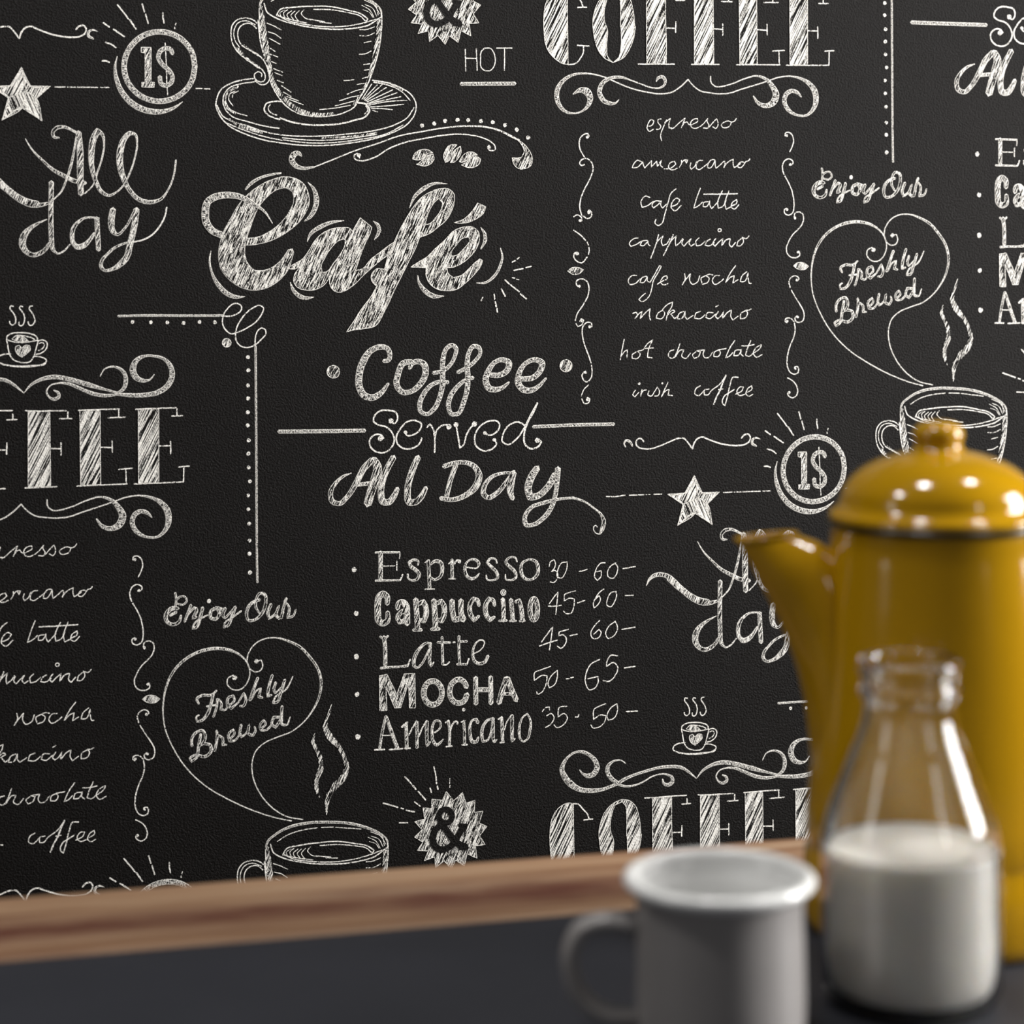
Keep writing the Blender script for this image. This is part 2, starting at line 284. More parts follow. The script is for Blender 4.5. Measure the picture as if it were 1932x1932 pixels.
DATA = """
#small_flourish|small printed bracket flourish with curled ends|0,0 0,2 1,1 2,0 2,2
s 63,126,168,210,126;-4305,-1522 -4318,-1552 -4300,-1576 -4270,-1564 -4249,-1530
l 109;-4157,-1561 -4172,-1583 -4201,-1587 -4218,-1570 -4218,-1538 -4194,-1515 -4154,-1505 -4103,-1503 -4029,-1522 -3941,-1555 -3859,-1581 -3826,-1580 -3786,-1540 -3752,-1493
l 119;-3752,-1493 -3738,-1535 -3708,-1573 -3667,-1584 -3630,-1570 -3586,-1552 -3512,-1527 -3437,-1512 -3370,-1508 -3310,-1515 -3269,-1542 -3265,-1578 -3280,-1596 -3317,-1590 -3338,-1566
s 64,128,170,213,128;-3179,-1554 -3212,-1565 -3242,-1552 -3246,-1520 -3211,-1499
#price_badge|printed round badge reading 1$ with rays|0,0 0,2 1,1 2,0 2,2
l 103;-3032,-1757 -2989,-1703 -2945,-1644
l 119;-2940,-1644 -2893,-1574
l 104;-2848,-1765 -2831,-1706
l 104;-2823,-1691 -2804,-1619
l 104;-2695,-1703 -2693,-1668 -2686,-1623
l 80;-2596,-1625 -2602,-1610
l 80;-2607,-1595 -2605,-1582
l 111;-3136,-1620 -3092,-1587
l 111;-3063,-1573 -2980,-1517
l 111;-3122,-1473 -3079,-1459 -3044,-1434
l 119;-3148,-1334 -3119,-1334 -3094,-1324
x 399;-2457,-1300 -2478,-1199 -2536,-1113 -2622,-1056 -2724,-1035 -2824,-1054 -2909,-1110 -2966,-1194 -2985,-1294 -2964,-1394 -2906,-1479 -2821,-1537 -2720,-1558 -2619,-1540 -2533,-1484 -2476,-1400 -2457,-1300
x 40,159,319,398,438,438,358,199,40;-3035,-1370 -3052,-1295 -3041,-1196 -2993,-1087 -2915,-1008 -2817,-964 -2718,-956 -2619,-985 -2551,-1032
l 87;-3495,-1135 -3420,-1136
l 87;-3404,-1136 -3181,-1135
l 79;-3161,-1135 -3140,-1135
l 79;-3130,-1136 -3096,-1135
l 80;-2451,-1133 -2404,-1134
l 80;-2389,-1132 -2344,-1130
p ;-2858,-1439 -2784,-1440 -2786,-1178 -2761,-1177 -2764,-1139 -2855,-1140 -2855,-1176 -2830,-1178 -2829,-1397 -2858,-1402
x 319;-2626,-1395 -2636,-1424 -2675,-1434 -2715,-1413 -2730,-1368 -2701,-1314 -2652,-1269 -2627,-1225 -2637,-1175 -2677,-1153 -2712,-1169 -2720,-1219
l 80;-2678,-1474 -2675,-1399 -2671,-1279 -2669,-1179 -2663,-1082
#star|printed five-pointed star with hatched facets|0,0 0,2 1,1 2,0 2,2
q ;-3738,-1278 -3704,-1104 -3834,-1052 -3960,-1137 -3819,-1143
q ;-3704,-1104 -3674,-1142 -3530,-1140 -3631,-1048
r ;-3704,-1104 -3631,-1048 -3591,-884 -3735,-979
r ;-3704,-1104 -3735,-979 -3880,-888 -3834,-1052
q ;-3738,-1278 -3674,-1142 -3704,-1104
l 101;-3738,-1278 -3674,-1142 -3530,-1140 -3631,-1048 -3591,-884 -3735,-979 -3880,-888 -3834,-1052 -3960,-1137 -3819,-1143 -3738,-1278
l 92;-4469,-1138 -4398,-1135 -4314,-1143
l 92;-4279,-1141 -4157,-1141
l 50;-4142,-1142 -4131,-1141
l 50;-4120,-1141 -4106,-1140
l 93;-4076,-1141 -4010,-1141
#all_day_script|printed script lettering All day with long swashes|0,0 0,2 1,-1 1,1 2,0 2,2
s 42,211,337,337,380,380,380,464,506,506;-4143,-418 -4118,-466 -4067,-499 -4008,-500 -3957,-480 -3905,-436 -3847,-377 -3773,-317 -3700,-279 -3626,-261
s 472,472,472,433,315,157;-3956,-472 -3899,-418 -3823,-354 -3747,-295 -3670,-260 -3593,-260 -3540,-274
s 118,237,276,197,158;-3468,-758 -3502,-762 -3513,-797 -3482,-832 -3434,-839 -3376,-817 -3342,-798
s 79,158,198,158,119,79;-3342,-768 -3363,-639 -3388,-530 -3417,-442 -3457,-353 -3510,-299
s 39,118,197,276,316,276;-3714,-752 -3667,-673 -3590,-590 -3514,-521 -3436,-476 -3359,-437 -3277,-420
s 396,475,475,396;-3325,-798 -3314,-649 -3315,-501 -3311,-338
s 79,79,119,119,119,238,436,476,436,357,317,278,198,119,119;-3282,-342 -3223,-402 -3188,-501 -3153,-610 -3138,-719 -3150,-783 -3186,-810 -3216,-748 -3231,-649 -3230,-550 -3203,-441 -3155,-352 -3107,-327 -3048,-352 -2988,-411
s 119,119,119,119,199,319,398,478,478,398,319,319,319,199,119,119,119;-2988,-411 -2938,-520 -2908,-620 -2893,-720 -2907,-784 -2941,-794 -2986,-754 -3016,-670 -3022,-570 -2998,-461 -2954,-371 -2881,-296 -2802,-276 -2723,-296 -2663,-371 -2623,-470 -2604,-592
s 355,355,355,355;-3526,-427 -3529,-304 -3532,-205
s 355,355,355,355,316,158,118,118,79;-3531,-220 -3532,-131 -3530,-57 -3528,16 -3519,71 -3500,95 -3480,105 -3446,91 -3393,37
s 39,158,276,473,512,473,354,315,315,276,197;-3561,-151 -3614,-127 -3676,-90 -3720,-44 -3740,10 -3737,49 -3711,89 -3663,114 -3606,97 -3567,65 -3545,26
s 119,119,158,238,317,317,317,396,396,277,198;-3178,-156 -3226,-162 -3285,-159 -3333,-128 -3368,-81 -3378,-22 -3369,28 -3335,57 -3296,48 -3252,9 -3213,-45
s 357;-3195,-156 -3191,-55 -3184,79
s 397,437,477,357,238,199,278,238,199,199,159,119;-2955,76 -2972,128 -3009,174 -3044,204 -3093,228 -3137,235 -3166,207 -3161,163 -3121,114 -3072,70 -3008,38 -2968,26
s 437,477,397,199,159,159,159;-3076,-223 -3089,-124 -3077,-59 -3045,-34 -2991,-78 -2931,-182 -2921,-202
s 438,438,438,438;-2901,-222 -2917,-103 -2940,-3 -2973,128
l 120;-2968,26 -2923,22 -2854,7 -2784,-32 -2725,-101 -2690,-171 -2676,-236
#steaming_small_cup|small printed cup with a heart and three steam curls|0,0 1,-1 1,1 2,0
l 86;-3808,494 -3827,488 -3834,504 -3820,529 -3803,554 -3792,588 -3799,622 -3818,632 -3835,617 -3836,602
l 87;-3741,496 -3757,490 -3765,505 -3748,530 -3732,560 -3729,599 -3744,633 -3759,639 -3770,628 -3769,610
l 87;-3670,492 -3688,494 -3695,511 -3679,536 -3660,571 -3654,605 -3667,629 -3687,638 -3701,624 -3703,609
l 94;-3860,741 -3858,716 -3831,697 -3754,689 -3687,698 -3643,720 -3632,755
l 87;-3860,741 -3850,795 -3837,854 -3803,894 -3755,910 -3693,906 -3664,867 -3649,818 -3632,755
l 79;-3860,738 -3826,751 -3764,762 -3697,758 -3634,748
l 79;-3821,737 -3792,712 -3735,714 -3677,729 -3656,742
p ;-3750,805 -3769,782 -3795,791 -3795,825 -3774,855 -3750,871 -3717,847 -3687,818 -3692,786 -3726,784
p ;-3821,737 -3802,717 -3754,714 -3716,738 -3701,753 -3764,757
l 87;-3634,755 -3600,745 -3567,766 -3572,810 -3611,844 -3649,853
l 71;-3625,772 -3600,765 -3586,780 -3601,810 -3630,824
l 101;-3831,845 -3886,848 -3927,871 -3934,891 -3901,914 -3828,932 -3754,938 -3656,935
l 87;-3659,867 -3611,873 -3572,899 -3582,923 -3640,937 -3736,943 -3832,935 -3890,922
l 63;-3574,909 -3602,926 -3659,934
#scroll_above_coffee|printed scroll with curled ends above the word COFFEE|0,0 1,-1 1,1 2,0
x 40,158,237,316,316,316,356,198,119;-3738,1136 -3680,1074 -3602,1036 -3515,1023 -3409,1042 -3293,1078 -3176,1115 -3049,1153
x 159,278,318,278,199,119,79,60;-3049,1153 -3005,1119 -2990,1070 -2999,1010 -3038,969 -3097,955 -3146,972 -3180,1026
x 79,198,237,237,119,87,87,99,198,237,277,237,158;-3521,1122 -3487,1142 -3483,1172 -3517,1188 -3555,1170 -3572,1126 -3545,1087 -3487,1070 -3409,1077 -3332,1111 -3235,1153 -3137,1171 -3049,1163
x 199,279,319,359,399,399,359,239,159,199,359,478,438,279,120,60;-3049,1163 -2961,1172 -2863,1174 -2764,1160 -2684,1112 -2646,1038 -2654,968 -2703,907 -2781,882 -2850,881 -2910,912 -2937,982 -2916,1037 -2862,1065 -2812,1059 -2778,1020
x 42,167,251,251,209,209,209,251,251,251,251,335,377,502,461,377,293,167,167,251,293,377,419,419,335,167,63;-3737,1139 -3799,1083 -3873,1039 -3954,1028 -4049,1031 -4160,1052 -4269,1080 -4343,1107 -4386,1132 -4437,1150 -4503,1170 -4604,1177 -4705,1160 -4777,1113 -4827,1051 -4848,994 -4833,947 -4790,894 -4725,863 -4667,870 -4609,905 -4570,956 -4563,1006 -4589,1046 -4640,1058 -4676,1040 -4704,1007
x 293,335,335,293,168,84,63;-4386,1136 -4444,1090 -4476,1032 -4469,991 -4436,961 -4370,951 -4325,979
x 168,168,126,105,93,93,126,252,295,295,210,84;-4386,1146 -4321,1161 -4255,1158 -4182,1135 -4109,1098 -4050,1084 -3991,1088 -3943,1115 -3939,1151 -3977,1173 -4010,1160 -4021,1124
#coffee_lettering|large printed hatched capitals COFFEE|0,0 1,-1 1,1 2,0
q ;-4757,1275 -4785,1261 -4843,1272 -4894,1310 -4930,1370 -4949,1473 -4951,1536 -4948,1609 -4938,1692 -4912,1754 -4858,1811 -4805,1845 -4755,1854 -4756,1554 -4757,1487
l 100;-4758,1268 -4721,1274 -4678,1318 -4642,1362 -4631,1395
l 100;-4675,1403 -4599,1400
l 100;-4756,1854 -4697,1846 -4653,1803 -4631,1761 -4628,1704
l 100;-4679,1702 -4582,1706
q ;-4355,1260 -4417,1280 -4490,1338 -4534,1426 -4551,1536 -4550,1551 -4538,1645 -4511,1729 -4468,1791 -4387,1836 -4430,1790 -4438,1707 -4439,1550 -4442,1544 -4441,1362 -4417,1301 -4355,1279
q ;-4355,1260 -4293,1278 -4249,1320 -4221,1405 -4204,1561 -4199,1546 -4216,1641 -4250,1725 -4294,1789 -4387,1836 -4338,1789 -4320,1705 -4319,1548 -4324,1552 -4323,1370 -4330,1314 -4355,1279
q ;-4108,1266 -3948,1270 -3948,1544 -3944,1648 -3946,1843 -4108,1844 -4108,1532
l 101;-4172,1263 -4088,1266 -3948,1263 -3823,1266
l 101;-3820,1292 -3818,1328
l 101;-3864,1333 -3787,1333
l 101;-3944,1553 -3869,1557
l 101;-3863,1504 -3866,1589
l 101;-4179,1844 -3876,1841
q ;-3708,1275 -3551,1279 -3548,1836 -3712,1835
l 95;-3729,1269 -3623,1274 -3546,1274 -3430,1277
l 95;-3419,1285 -3419,1332
l 95;-3481,1335 -3387,1336
l 95;-3543,1555 -3471,1559
l 95;-3469,1513 -3471,1607
l 95;-3735,1842 -3628,1841 -3502,1840
q ;-3331,1275 -3182,1279 -3181,1834 -3329,1836
l 95;-3341,1276 -3236,1274 -3040,1274
l 95;-3043,1277 -3045,1332
l 95;-3124,1337 -2996,1336
l 95;-3179,1556 -3091,1561
l 95;-3096,1512 -3094,1598
l 95;-3357,1841 -3240,1839 -2986,1837
l 95;-2993,1835 -2995,1728
l 95;-3048,1727 -2947,1720
q ;-2900,1279 -2747,1280 -2751,1838 -2902,1833
l 96;-2920,1280 -2844,1277 -2616,1275
l 96;-2611,1283 -2612,1333
l 96;-2651,1337 -2569,1336
l 96;-2747,1559 -2658,1560
l 96;-2661,1527 -2660,1622
l 96;-2934,1839 -2749,1838 -2566,1836
l 96;-2566,1834 -2563,1720
l 96;-2602,1723 -2522,1717
#scroll_below_coffee|printed scroll with curled ends below the word COFFEE|0,0 1,-1 1,1 2,0
x 92,92,92,92,92,92,92,92,100,126,209,293,377,377,335,209,105,126,293,502,586,377,84;-3764,1962 -3822,2016 -3900,2064 -3989,2078 -4110,2065 -4241,2035 -4350,1994 -4448,1953 -4546,1928 -4632,1922 -4730,1940 -4795,1982 -4839,2045 -4848,2118 -4823,2180 -4775,2225 -4710,2237 -4645,2221 -4593,2174 -4577,2111 -4606,2064 -4655,2054 -4715,2086
x 84,210,252,252,168,126,92,92,92,210,252,336,378,378,294,126,63;-4030,1980 -4015,1954 -3977,1943 -3955,1969 -3961,2006 -3999,2030 -4065,2030 -4153,2003 -4241,1972 -4328,1949 -4415,1960 -4475,2000 -4498,2074 -4469,2131 -4411,2157 -4362,2151 -4340,2127
x 87,87,87,87,87,87,87,87,87,87,95,199,357,477,437,318,159,159,318,357,357,318,278,79;-3765,1961 -3725,2007 -3668,2049 -3581,2067 -3504,2074 -3417,2068 -3319,2037 -3183,1997 -3085,1966 -2986,1935 -2888,1928 -2809,1946 -2740,1983 -2691,2045 -2680,2125 -2702,2189 -2762,2242 -2841,2241 -2915,2201 -2950,2135 -2933,2071 -2889,2046 -2840,2059 -2805,2095
x 87,87,87,87,87,87,119,238,396,554,515,356,277,79;-3575,1934 -3571,1983 -3532,2016 -3474,2014 -3397,1994 -3280,1949 -3182,1928 -3104,1955 -3051,2012 -3022,2082 -3047,2141 -3106,2167 -3174,2146 -3214,2090
#menu_word_espresso|printed thin handwriting espresso|0,0 1,-1 1,1 2,-2 2,0
l 80;-4103,2339 -4068,2328 -4051,2296 -4073,2284 -4101,2318 -4109,2355 -4090,2376 -4057,2360
l 80;-3992,2278 -4018,2286 -4015,2312 -3996,2333 -4007,2359 -4033,2360
l 80;-3946,2285 -3974,2343 -3997,2417 -3989,2451
l 80;-3963,2307 -3915,2273 -3927,2312 -3927,2350 -3903,2349
l 75;-3907,2358 -3891,2351 -3855,2320 -3797,2273
l 75;-3791,2270 -3807,2309 -3824,2347
l 75;-3814,2328 -3795,2306 -3775,2300 -3769,2313 -3750,2324 -3721,2315 -3686,2291 -3689,2274 -3721,2279 -3747,2311 -3740,2341 -3708,2352 -3663,2334 -3612,2284 -3602,2271 -3608,2297 -3593,2324 -3599,2347 -3641,2348
l 75;-3593,2344 -3560,2306 -3528,2274 -3518,2294 -3519,2334 -3535,2354 -3561,2338
l 75;-3470,2304 -3489,2322 -3477,2342 -3444,2345 -3412,2325 -3405,2299 -3438,2291 -3470,2304
l 75;-3405,2302 -3379,2293 -3361,2271
#menu_word_americano|printed thin handwriting americano|0,0 1,-1 1,1 2,-2 2,0
l 80;-4147,2623 -4191,2607 -4224,2639 -4235,2665 -4202,2665 -4147,2623 -4142,2644 -4131,2668 -4075,2609 -4076,2660 -4031,2612 -4026,2657 -3993,2607 -3999,2649 -3982,2662
l 80;-3971,2675 -3922,2672 -3872,2638 -3883,2615 -3921,2628 -3933,2665 -3905,2683 -3861,2670
l 75;-3825,2606 -3826,2635 -3845,2664
l 75;-3826,2629 -3800,2604 -3774,2605 -3784,2631 -3794,2611
l 75;-3746,2626 -3754,2658 -3743,2678 -3717,2657 -3698,2615
l 75;-3649,2607 -3678,2609 -3701,2641 -3698,2674 -3679,2681 -3647,2663 -3588,2620
l 75;-3546,2602 -3569,2601 -3601,2632 -3608,2665 -3589,2669 -3556,2634 -3543,2602 -3543,2635 -3537,2671 -3505,2647 -3466,2612 -3459,2626 -3469,2665
l 75;-3469,2658 -3434,2620 -3388,2596 -3392,2629 -3382,2665 -3356,2650 -3330,2632
l 75;-3288,2627 -3317,2619 -3350,2644 -3350,2660 -3330,2666 -3304,2646 -3288,2620 -3255,2605 -3249,2594
#menu_word_cafe_latte|printed thin handwriting cafe latte|0,-2 0,0 1,-1 1,1 2,-2 2,0
l 80;-4089,2902 -4127,2891 -4166,2943 -4155,2980 -4117,2970 -4062,2933
l 80;-4001,2933 -4039,2928 -4073,2965 -4062,2986 -4018,2954 -3995,2928 -4001,2965 -3985,2986 -3952,2955
l 84;-3871,2834 -3907,2860 -3940,2944 -3969,3039 -3997,3113 -4025,3125 -4050,3102 -4041,3075
l 80;-3913,2976 -3863,2955 -3841,2923 -3863,2908 -3907,2944 -3913,2986 -3886,3008 -3830,2966
l 80;-3668,2829 -3702,2913 -3725,2987 -3697,2977 -3652,2940
l 80;-3599,2937 -3641,2945 -3647,2977 -3619,2977 -3591,2930 -3591,2961 -3575,2993 -3518,2935
l 81;-3484,2850 -3524,2946 -3519,2990 -3485,2978 -3451,2925
l 81;-3428,2851 -3463,2957 -3452,2999 -3413,2978
l 93;-3641,2877 -3507,2877 -3356,2874
l 81;-3407,2973 -3362,2946 -3362,2920 -3401,2946 -3413,2983 -3385,2997 -3345,2962
#menu_word_cappuccino|printed thin handwriting cappuccino|0,-2 0,0 1,-1 1,1 2,-2 2,0
l 80;-4190,3222 -4223,3227 -4262,3268 -4251,3289 -4207,3274 -4163,3248
l 80;-4113,3243 -4157,3248 -4174,3280 -4152,3285 -4108,3249 -4108,3270 -4092,3286
l 88;-4020,3197 -4042,3270 -4065,3333 -4087,3385
l 80;-4048,3281 -4009,3228 -3981,3207 -3998,3249 -3987,3286 -3954,3271 -3926,3229
l 89;-3898,3197 -3921,3250 -3954,3313 -3982,3365
l 80;-3943,3292 -3910,3240 -3871,3208 -3882,3250 -3877,3287 -3843,3261 -3821,3230
l 80;-3816,3235 -3827,3272 -3810,3291 -3766,3246 -3749,3230 -3766,3272 -3749,3292 -3722,3273
l 80;-3682,3225 -3710,3252 -3705,3289 -3672,3284 -3632,3252
l 80;-3588,3237 -3616,3252 -3633,3284 -3599,3290 -3555,3264
l 89;-3543,3232 -3566,3274 -3549,3293 -3521,3264 -3482,3232 -3493,3291 -3454,3243 -3420,3233 -3426,3286 -3410,3302 -3376,3265
l 81;-3325,3233 -3353,3255 -3365,3292 -3337,3292 -3308,3255 -3319,3223 -3286,3234 -3261,3213
l 81;-3496,3165 -3497,3170 -3500,3174 -3504,3177 -3509,3178 -3514,3177 -3519,3174 -3522,3170 -3523,3165 -3521,3160 -3519,3156 -3514,3154 -3509,3153 -3504,3154 -3500,3156 -3497,3161 -3496,3165
#menu_word_cafe_mocha|printed thin handwriting cafe mocha|0,-2 0,0 1,-1 2,-2 2,0
l 80;-4203,3521 -4242,3520 -4275,3562 -4264,3588 -4220,3584 -4176,3548
l 80;-4121,3527 -4160,3537 -4176,3574 -4155,3579 -4116,3532 -4116,3564 -4094,3575 -4055,3512 -4016,3444 -4000,3450 -4022,3491 -4067,3565 -4084,3638 -4106,3690 -4167,3726 -4189,3710 -4144,3669 -4133,3661
l 80;-4034,3591 -3989,3566 -3951,3545 -3956,3524 -3984,3534 -4006,3576 -3984,3597 -3945,3587
l 80;-3807,3510 -3801,3547 -3826,3599
l 80;-3818,3583 -3757,3510 -3763,3568 -3741,3595 -3702,3580 -3679,3527
l 80;-3629,3528 -3668,3548 -3657,3596 -3613,3581 -3601,3549 -3629,3528 -3601,3517 -3568,3523
l 81;-3512,3529 -3546,3529 -3574,3571 -3557,3597 -3512,3582 -3479,3556
l 81;-3377,3451 -3422,3509 -3462,3583 -3417,3541 -3389,3530 -3401,3589 -3356,3563
l 81;-3282,3500 -3322,3531 -3339,3579 -3305,3579 -3271,3510 -3271,3553 -3255,3596 -3244,3594
#menu_word_mokaccino|printed thin handwriting mokaccino|0,-2 0,0 1,-1 2,-2 2,0
l 80;-4239,3820 -4211,3810 -4200,3831 -4223,3862 -4178,3815 -4162,3805 -4179,3863 -4123,3806 -4096,3785 -4102,3838 -4093,3875
l 80;-3991,3797 -4036,3828 -4045,3860 -4003,3866 -3975,3819 -3997,3797 -3947,3751 -3908,3735 -3914,3767 -3947,3819 -3964,3877
l 80;-3953,3840 -3903,3799 -3886,3809 -3925,3830 -3892,3867 -3859,3841
l 80;-3815,3811 -3853,3826 -3870,3868 -3837,3868 -3803,3811 -3804,3853 -3787,3874 -3737,3843
l 80;-3676,3813 -3715,3828 -3726,3865 -3682,3871 -3637,3840
l 80;-3570,3825 -3615,3824 -3632,3861 -3604,3872 -3548,3836
l 81;-3525,3815 -3548,3857 -3532,3873 -3503,3852 -3481,3816 -3492,3874 -3436,3816 -3414,3806 -3420,3859 -3403,3886 -3358,3855
l 85;-3548,3778 -3525,3767
l 81;-3296,3813 -3335,3834 -3341,3876 -3302,3872 -3279,3829 -3296,3808 -3262,3808 -3245,3798
#menu_word_hot_chocolate|printed thin handwriting hot chocolate|0,-2 0,0 1,-1 2,-2 2,0
l 80;-4311,4023 -4328,4096 -4345,4185
l 80;-4340,4159 -4307,4118 -4285,4108 -4291,4170
l 80;-4214,4125 -4247,4150 -4247,4177 -4203,4177 -4181,4141 -4203,4120 -4159,4110 -4120,4063 -4076,4033 -4109,4100 -4121,4169 -4082,4175
l 80;-4137,4100 -4071,4096
l 80;-3900,4115 -3933,4125 -3945,4167 -3917,4183 -3872,4137
l 80;-3848,4063 -3872,4126 -3895,4178 -3839,4116 -3817,4117 -3834,4169 -3806,4186 -3762,4144
l 80;-3717,4134 -3745,4160 -3729,4187 -3695,4172 -3678,4135 -3712,4127 -3645,4120 -3656,4157 -3640,4184 -3618,4184 -3573,4137
l 81;-3522,4122 -3562,4143 -3567,4175 -3528,4175 -3511,4139 -3528,4122 -3461,4113
l 85;-3388,4051 -3427,4103 -3467,4187 -3439,4177 -3405,4146
l 81;-3338,4126 -3383,4130 -3400,4173 -3360,4168 -3332,4121 -3338,4158 -3316,4180
l 85;-3253,4053 -3282,4116 -3299,4169 -3271,4180 -3226,4149
l 81;-3332,4094 -3281,4095 -3225,4086
l 81;-3220,4150 -3169,4108 -3163,4089 -3203,4107 -3231,4160 -3209,4187 -3158,4167
#menu_word_irish_coffee|printed thin handwriting irish coffee|0,-2 0,0 1,-1 2,-2 2,0
l 80;-4222,4429 -4244,4465 -4227,4481 -4194,4446
o 109;-4190,4377
l 80;-4167,4425 -4175,4451 -4178,4477
l 80;-4176,4462 -4156,4434 -4131,4428
l 80;-4110,4435 -4118,4468 -4096,4479 -4062,4443
l 80;-4068,4449 -4040,4409 -4024,4434 -4035,4476 -4063,4480
l 80;-3952,4372 -3980,4430 -4008,4487 -3963,4435 -3941,4431 -3952,4472 -3914,4479
o 84;-3998,4379
l 80;-3681,4405 -3720,4430 -3726,4473 -3698,4484 -3653,4448
l 80;-3608,4433 -3648,4443 -3648,4480 -3620,4480 -3586,4444 -3519,4398 -3463,4325
l 119;-3463,4325 -3480,4357 -3514,4441 -3548,4503 -3570,4556
l 81;-3530,4440 -3491,4436
l 93;-3362,4346 -3407,4345 -3430,4400 -3453,4495 -3476,4569 -3495,4552 -3481,4494 -3441,4469 -3396,4443
l 81;-3385,4481 -3329,4450 -3318,4424 -3346,4423 -3374,4465 -3352,4492 -3307,4483
l 81;-3284,4467 -3245,4442 -3250,4415 -3284,4441 -3296,4483 -3273,4500 -3239,4484
#left_scroll_border|tall printed border of curls left of the thin handwriting|0,-2 0,0 1,-1 1,1 2,-2 2,0
l 96;-4609,2430 -4587,2419 -4598,2398 -4625,2401 -4658,2430 -4669,2482 -4653,2540 -4627,2581
o 125;-4602,2424
l 96;-4627,2639 -4649,2649 -4667,2633 -4654,2607 -4610,2592 -4573,2618 -4557,2670 -4579,2743 -4629,2837 -4662,2921 -4668,2983 -4652,3041
l 96;-4641,3046 -4603,3067 -4576,3052 -4574,3015 -4592,2999 -4603,3015
o 125;-4594,3020 -4666,3082 -4695,3343 -4678,3599 -4664,3871 -4594,3919 -4634,4278 -4617,4493
l 96;-4719,3051 -4690,3037 -4657,3056 -4652,3082 -4668,3088
l 96;-4720,3157 -4669,3192 -4621,3239
l 84;-4610,3250 -4600,3276
l 84;-4596,3292 -4594,3318 -4600,3349
l 96;-4611,3370 -4655,3414 -4698,3400 -4721,3364 -4714,3338 -4687,3333 -4681,3348
p ;-4772,3478 -4736,3452 -4688,3451 -4642,3469 -4677,3500 -4731,3504
l 96;-4678,3604 -4699,3588 -4699,3557 -4661,3542 -4618,3558 -4599,3600 -4603,3663 -4647,3746 -4701,3828 -4712,3870
l 84;-4709,3891 -4691,3917 -4659,3902 -4642,3866 -4664,3855 -4675,3876
l 96;-4599,3924 -4577,3919 -4580,3893 -4610,3884 -4648,3913 -4654,3986 -4638,4059 -4606,4143 -4585,4206
l 96;-4583,4222 -4577,4280 -4592,4332 -4624,4354 -4653,4330 -4660,4299 -4640,4273 -4624,4284
l 84;-4608,4378 -4646,4414 -4668,4465
l 96;-4663,4486 -4642,4524 -4609,4519 -4598,4488 -4620,4477
#right_scroll_border|tall printed border of curls right of the thin handwriting|0,-2 0,0 1,-1 1,1 2,-2 2,0
l 92;-2931,2414 -2947,2407 -2944,2387 -2911,2382 -2885,2406 -2875,2446 -2886,2492 -2909,2538
o 111;-2933,2407 -2905,2641 -2935,3004 -2867,3071 -2843,3347
l 92;-2910,2644 -2887,2638 -2883,2615 -2919,2594 -2952,2609 -2972,2648 -2966,2701 -2927,2776 -2895,2844 -2879,2917 -2876,2977 -2890,3030 -2922,3048 -2955,3033 -2958,3006 -2938,2991 -2939,3007
l 92;-2867,3081 -2875,3064 -2867,3034 -2837,3022 -2804,3037 -2795,3081 -2811,3127 -2848,3168 -2891,3209 -2927,3267 -2944,3319 -2935,3359 -2899,3389 -2859,3390 -2830,3371 -2833,3341 -2853,3347
p ;-2886,3458 -2853,3433 -2801,3433 -2755,3462 -2788,3487 -2840,3487
l 92;-2854,3579 -2838,3567 -2844,3550 -2874,3538 -2907,3553 -2923,3585 -2914,3632
l 92;-2904,3653 -2868,3714 -2829,3773 -2800,3831 -2797,3872 -2811,3904 -2844,3915 -2870,3900 -2873,3873 -2856,3861 -2847,3872
l 92;-2942,3916 -2958,3905 -2955,3885 -2922,3877 -2896,3892 -2882,3909
l 92;-2880,3919 -2874,3966 -2887,4032 -2921,4109 -2944,4201 -2941,4274 -2919,4315 -2886,4331 -2853,4320 -2846,4293 -2859,4269 -2882,4274 -2879,4288
l 92;-2942,4360 -2900,4383 -2867,4425 -2856,4465 -2868,4504 -2907,4521 -2933,4506 -2943,4486 -2930,4470 -2923,4480
o 111;-2857,3572 -2852,3871 -2941,3902 -2876,4286 -2928,4479
#coffee_cup_drawing|large printed chalk drawing of a cup on a saucer|-1,-1 0,-2 0,0 1,-1
x 122,162,162,203,203,203,203,203,162,122,122;-1966,4654 -1949,4593 -1897,4549 -1781,4495 -1654,4475 -1485,4479 -1315,4501 -1187,4542 -1081,4597 -1027,4653 -1022,4701
l 73;-1876,4598 -1802,4556 -1697,4527 -1570,4515
l 73;-1538,4515 -1443,4519
l 73;-1432,4521 -1230,4549
l 53;-1156,4576 -1081,4613 -1038,4679
l 53;-1156,4607 -1092,4638 -1060,4699
l 53;-1177,4616 -1113,4653 -1082,4708
l 53;-1145,4566 -1070,4598 -1031,4648
l 53;-1167,4649 -1113,4674 -1092,4707
l 53;-1161,4559 -1070,4613 -1049,4689
l 101;-1929,4615 -1908,4679 -1835,4726 -1699,4768 -1530,4796 -1381,4804 -1253,4795 -1136,4772 -1022,4701
l 81;-1835,4695 -1762,4737 -1625,4768 -1477,4784 -1317,4780 -1189,4758 -1060,4720
l 97;-1835,4705 -1814,4665 -1708,4641 -1550,4630 -1422,4630 -1284,4656 -1178,4685 -1130,4720 -1146,4745
l 61;-1772,4720 -1782,4688 -1750,4659
l 61;-1740,4728 -1756,4701 -1719,4667
l 61;-1704,4736 -1725,4703 -1693,4669
l 61;-1667,4744 -1693,4705 -1661,4666
l 65;-1624,4658 -1645,4683 -1614,4722 -1572,4735
l 81;-1835,4705 -1730,4734 -1604,4759
l 73;-1582,4729 -1466,4748
l 73;-1508,4750 -1413,4759
l 81;-1550,4653 -1423,4654 -1284,4674 -1189,4700 -1151,4734
l 57;-1803,4708 -1809,4686 -1772,4663
l 89;-1966,4654 -1966,4758 -1964,4853
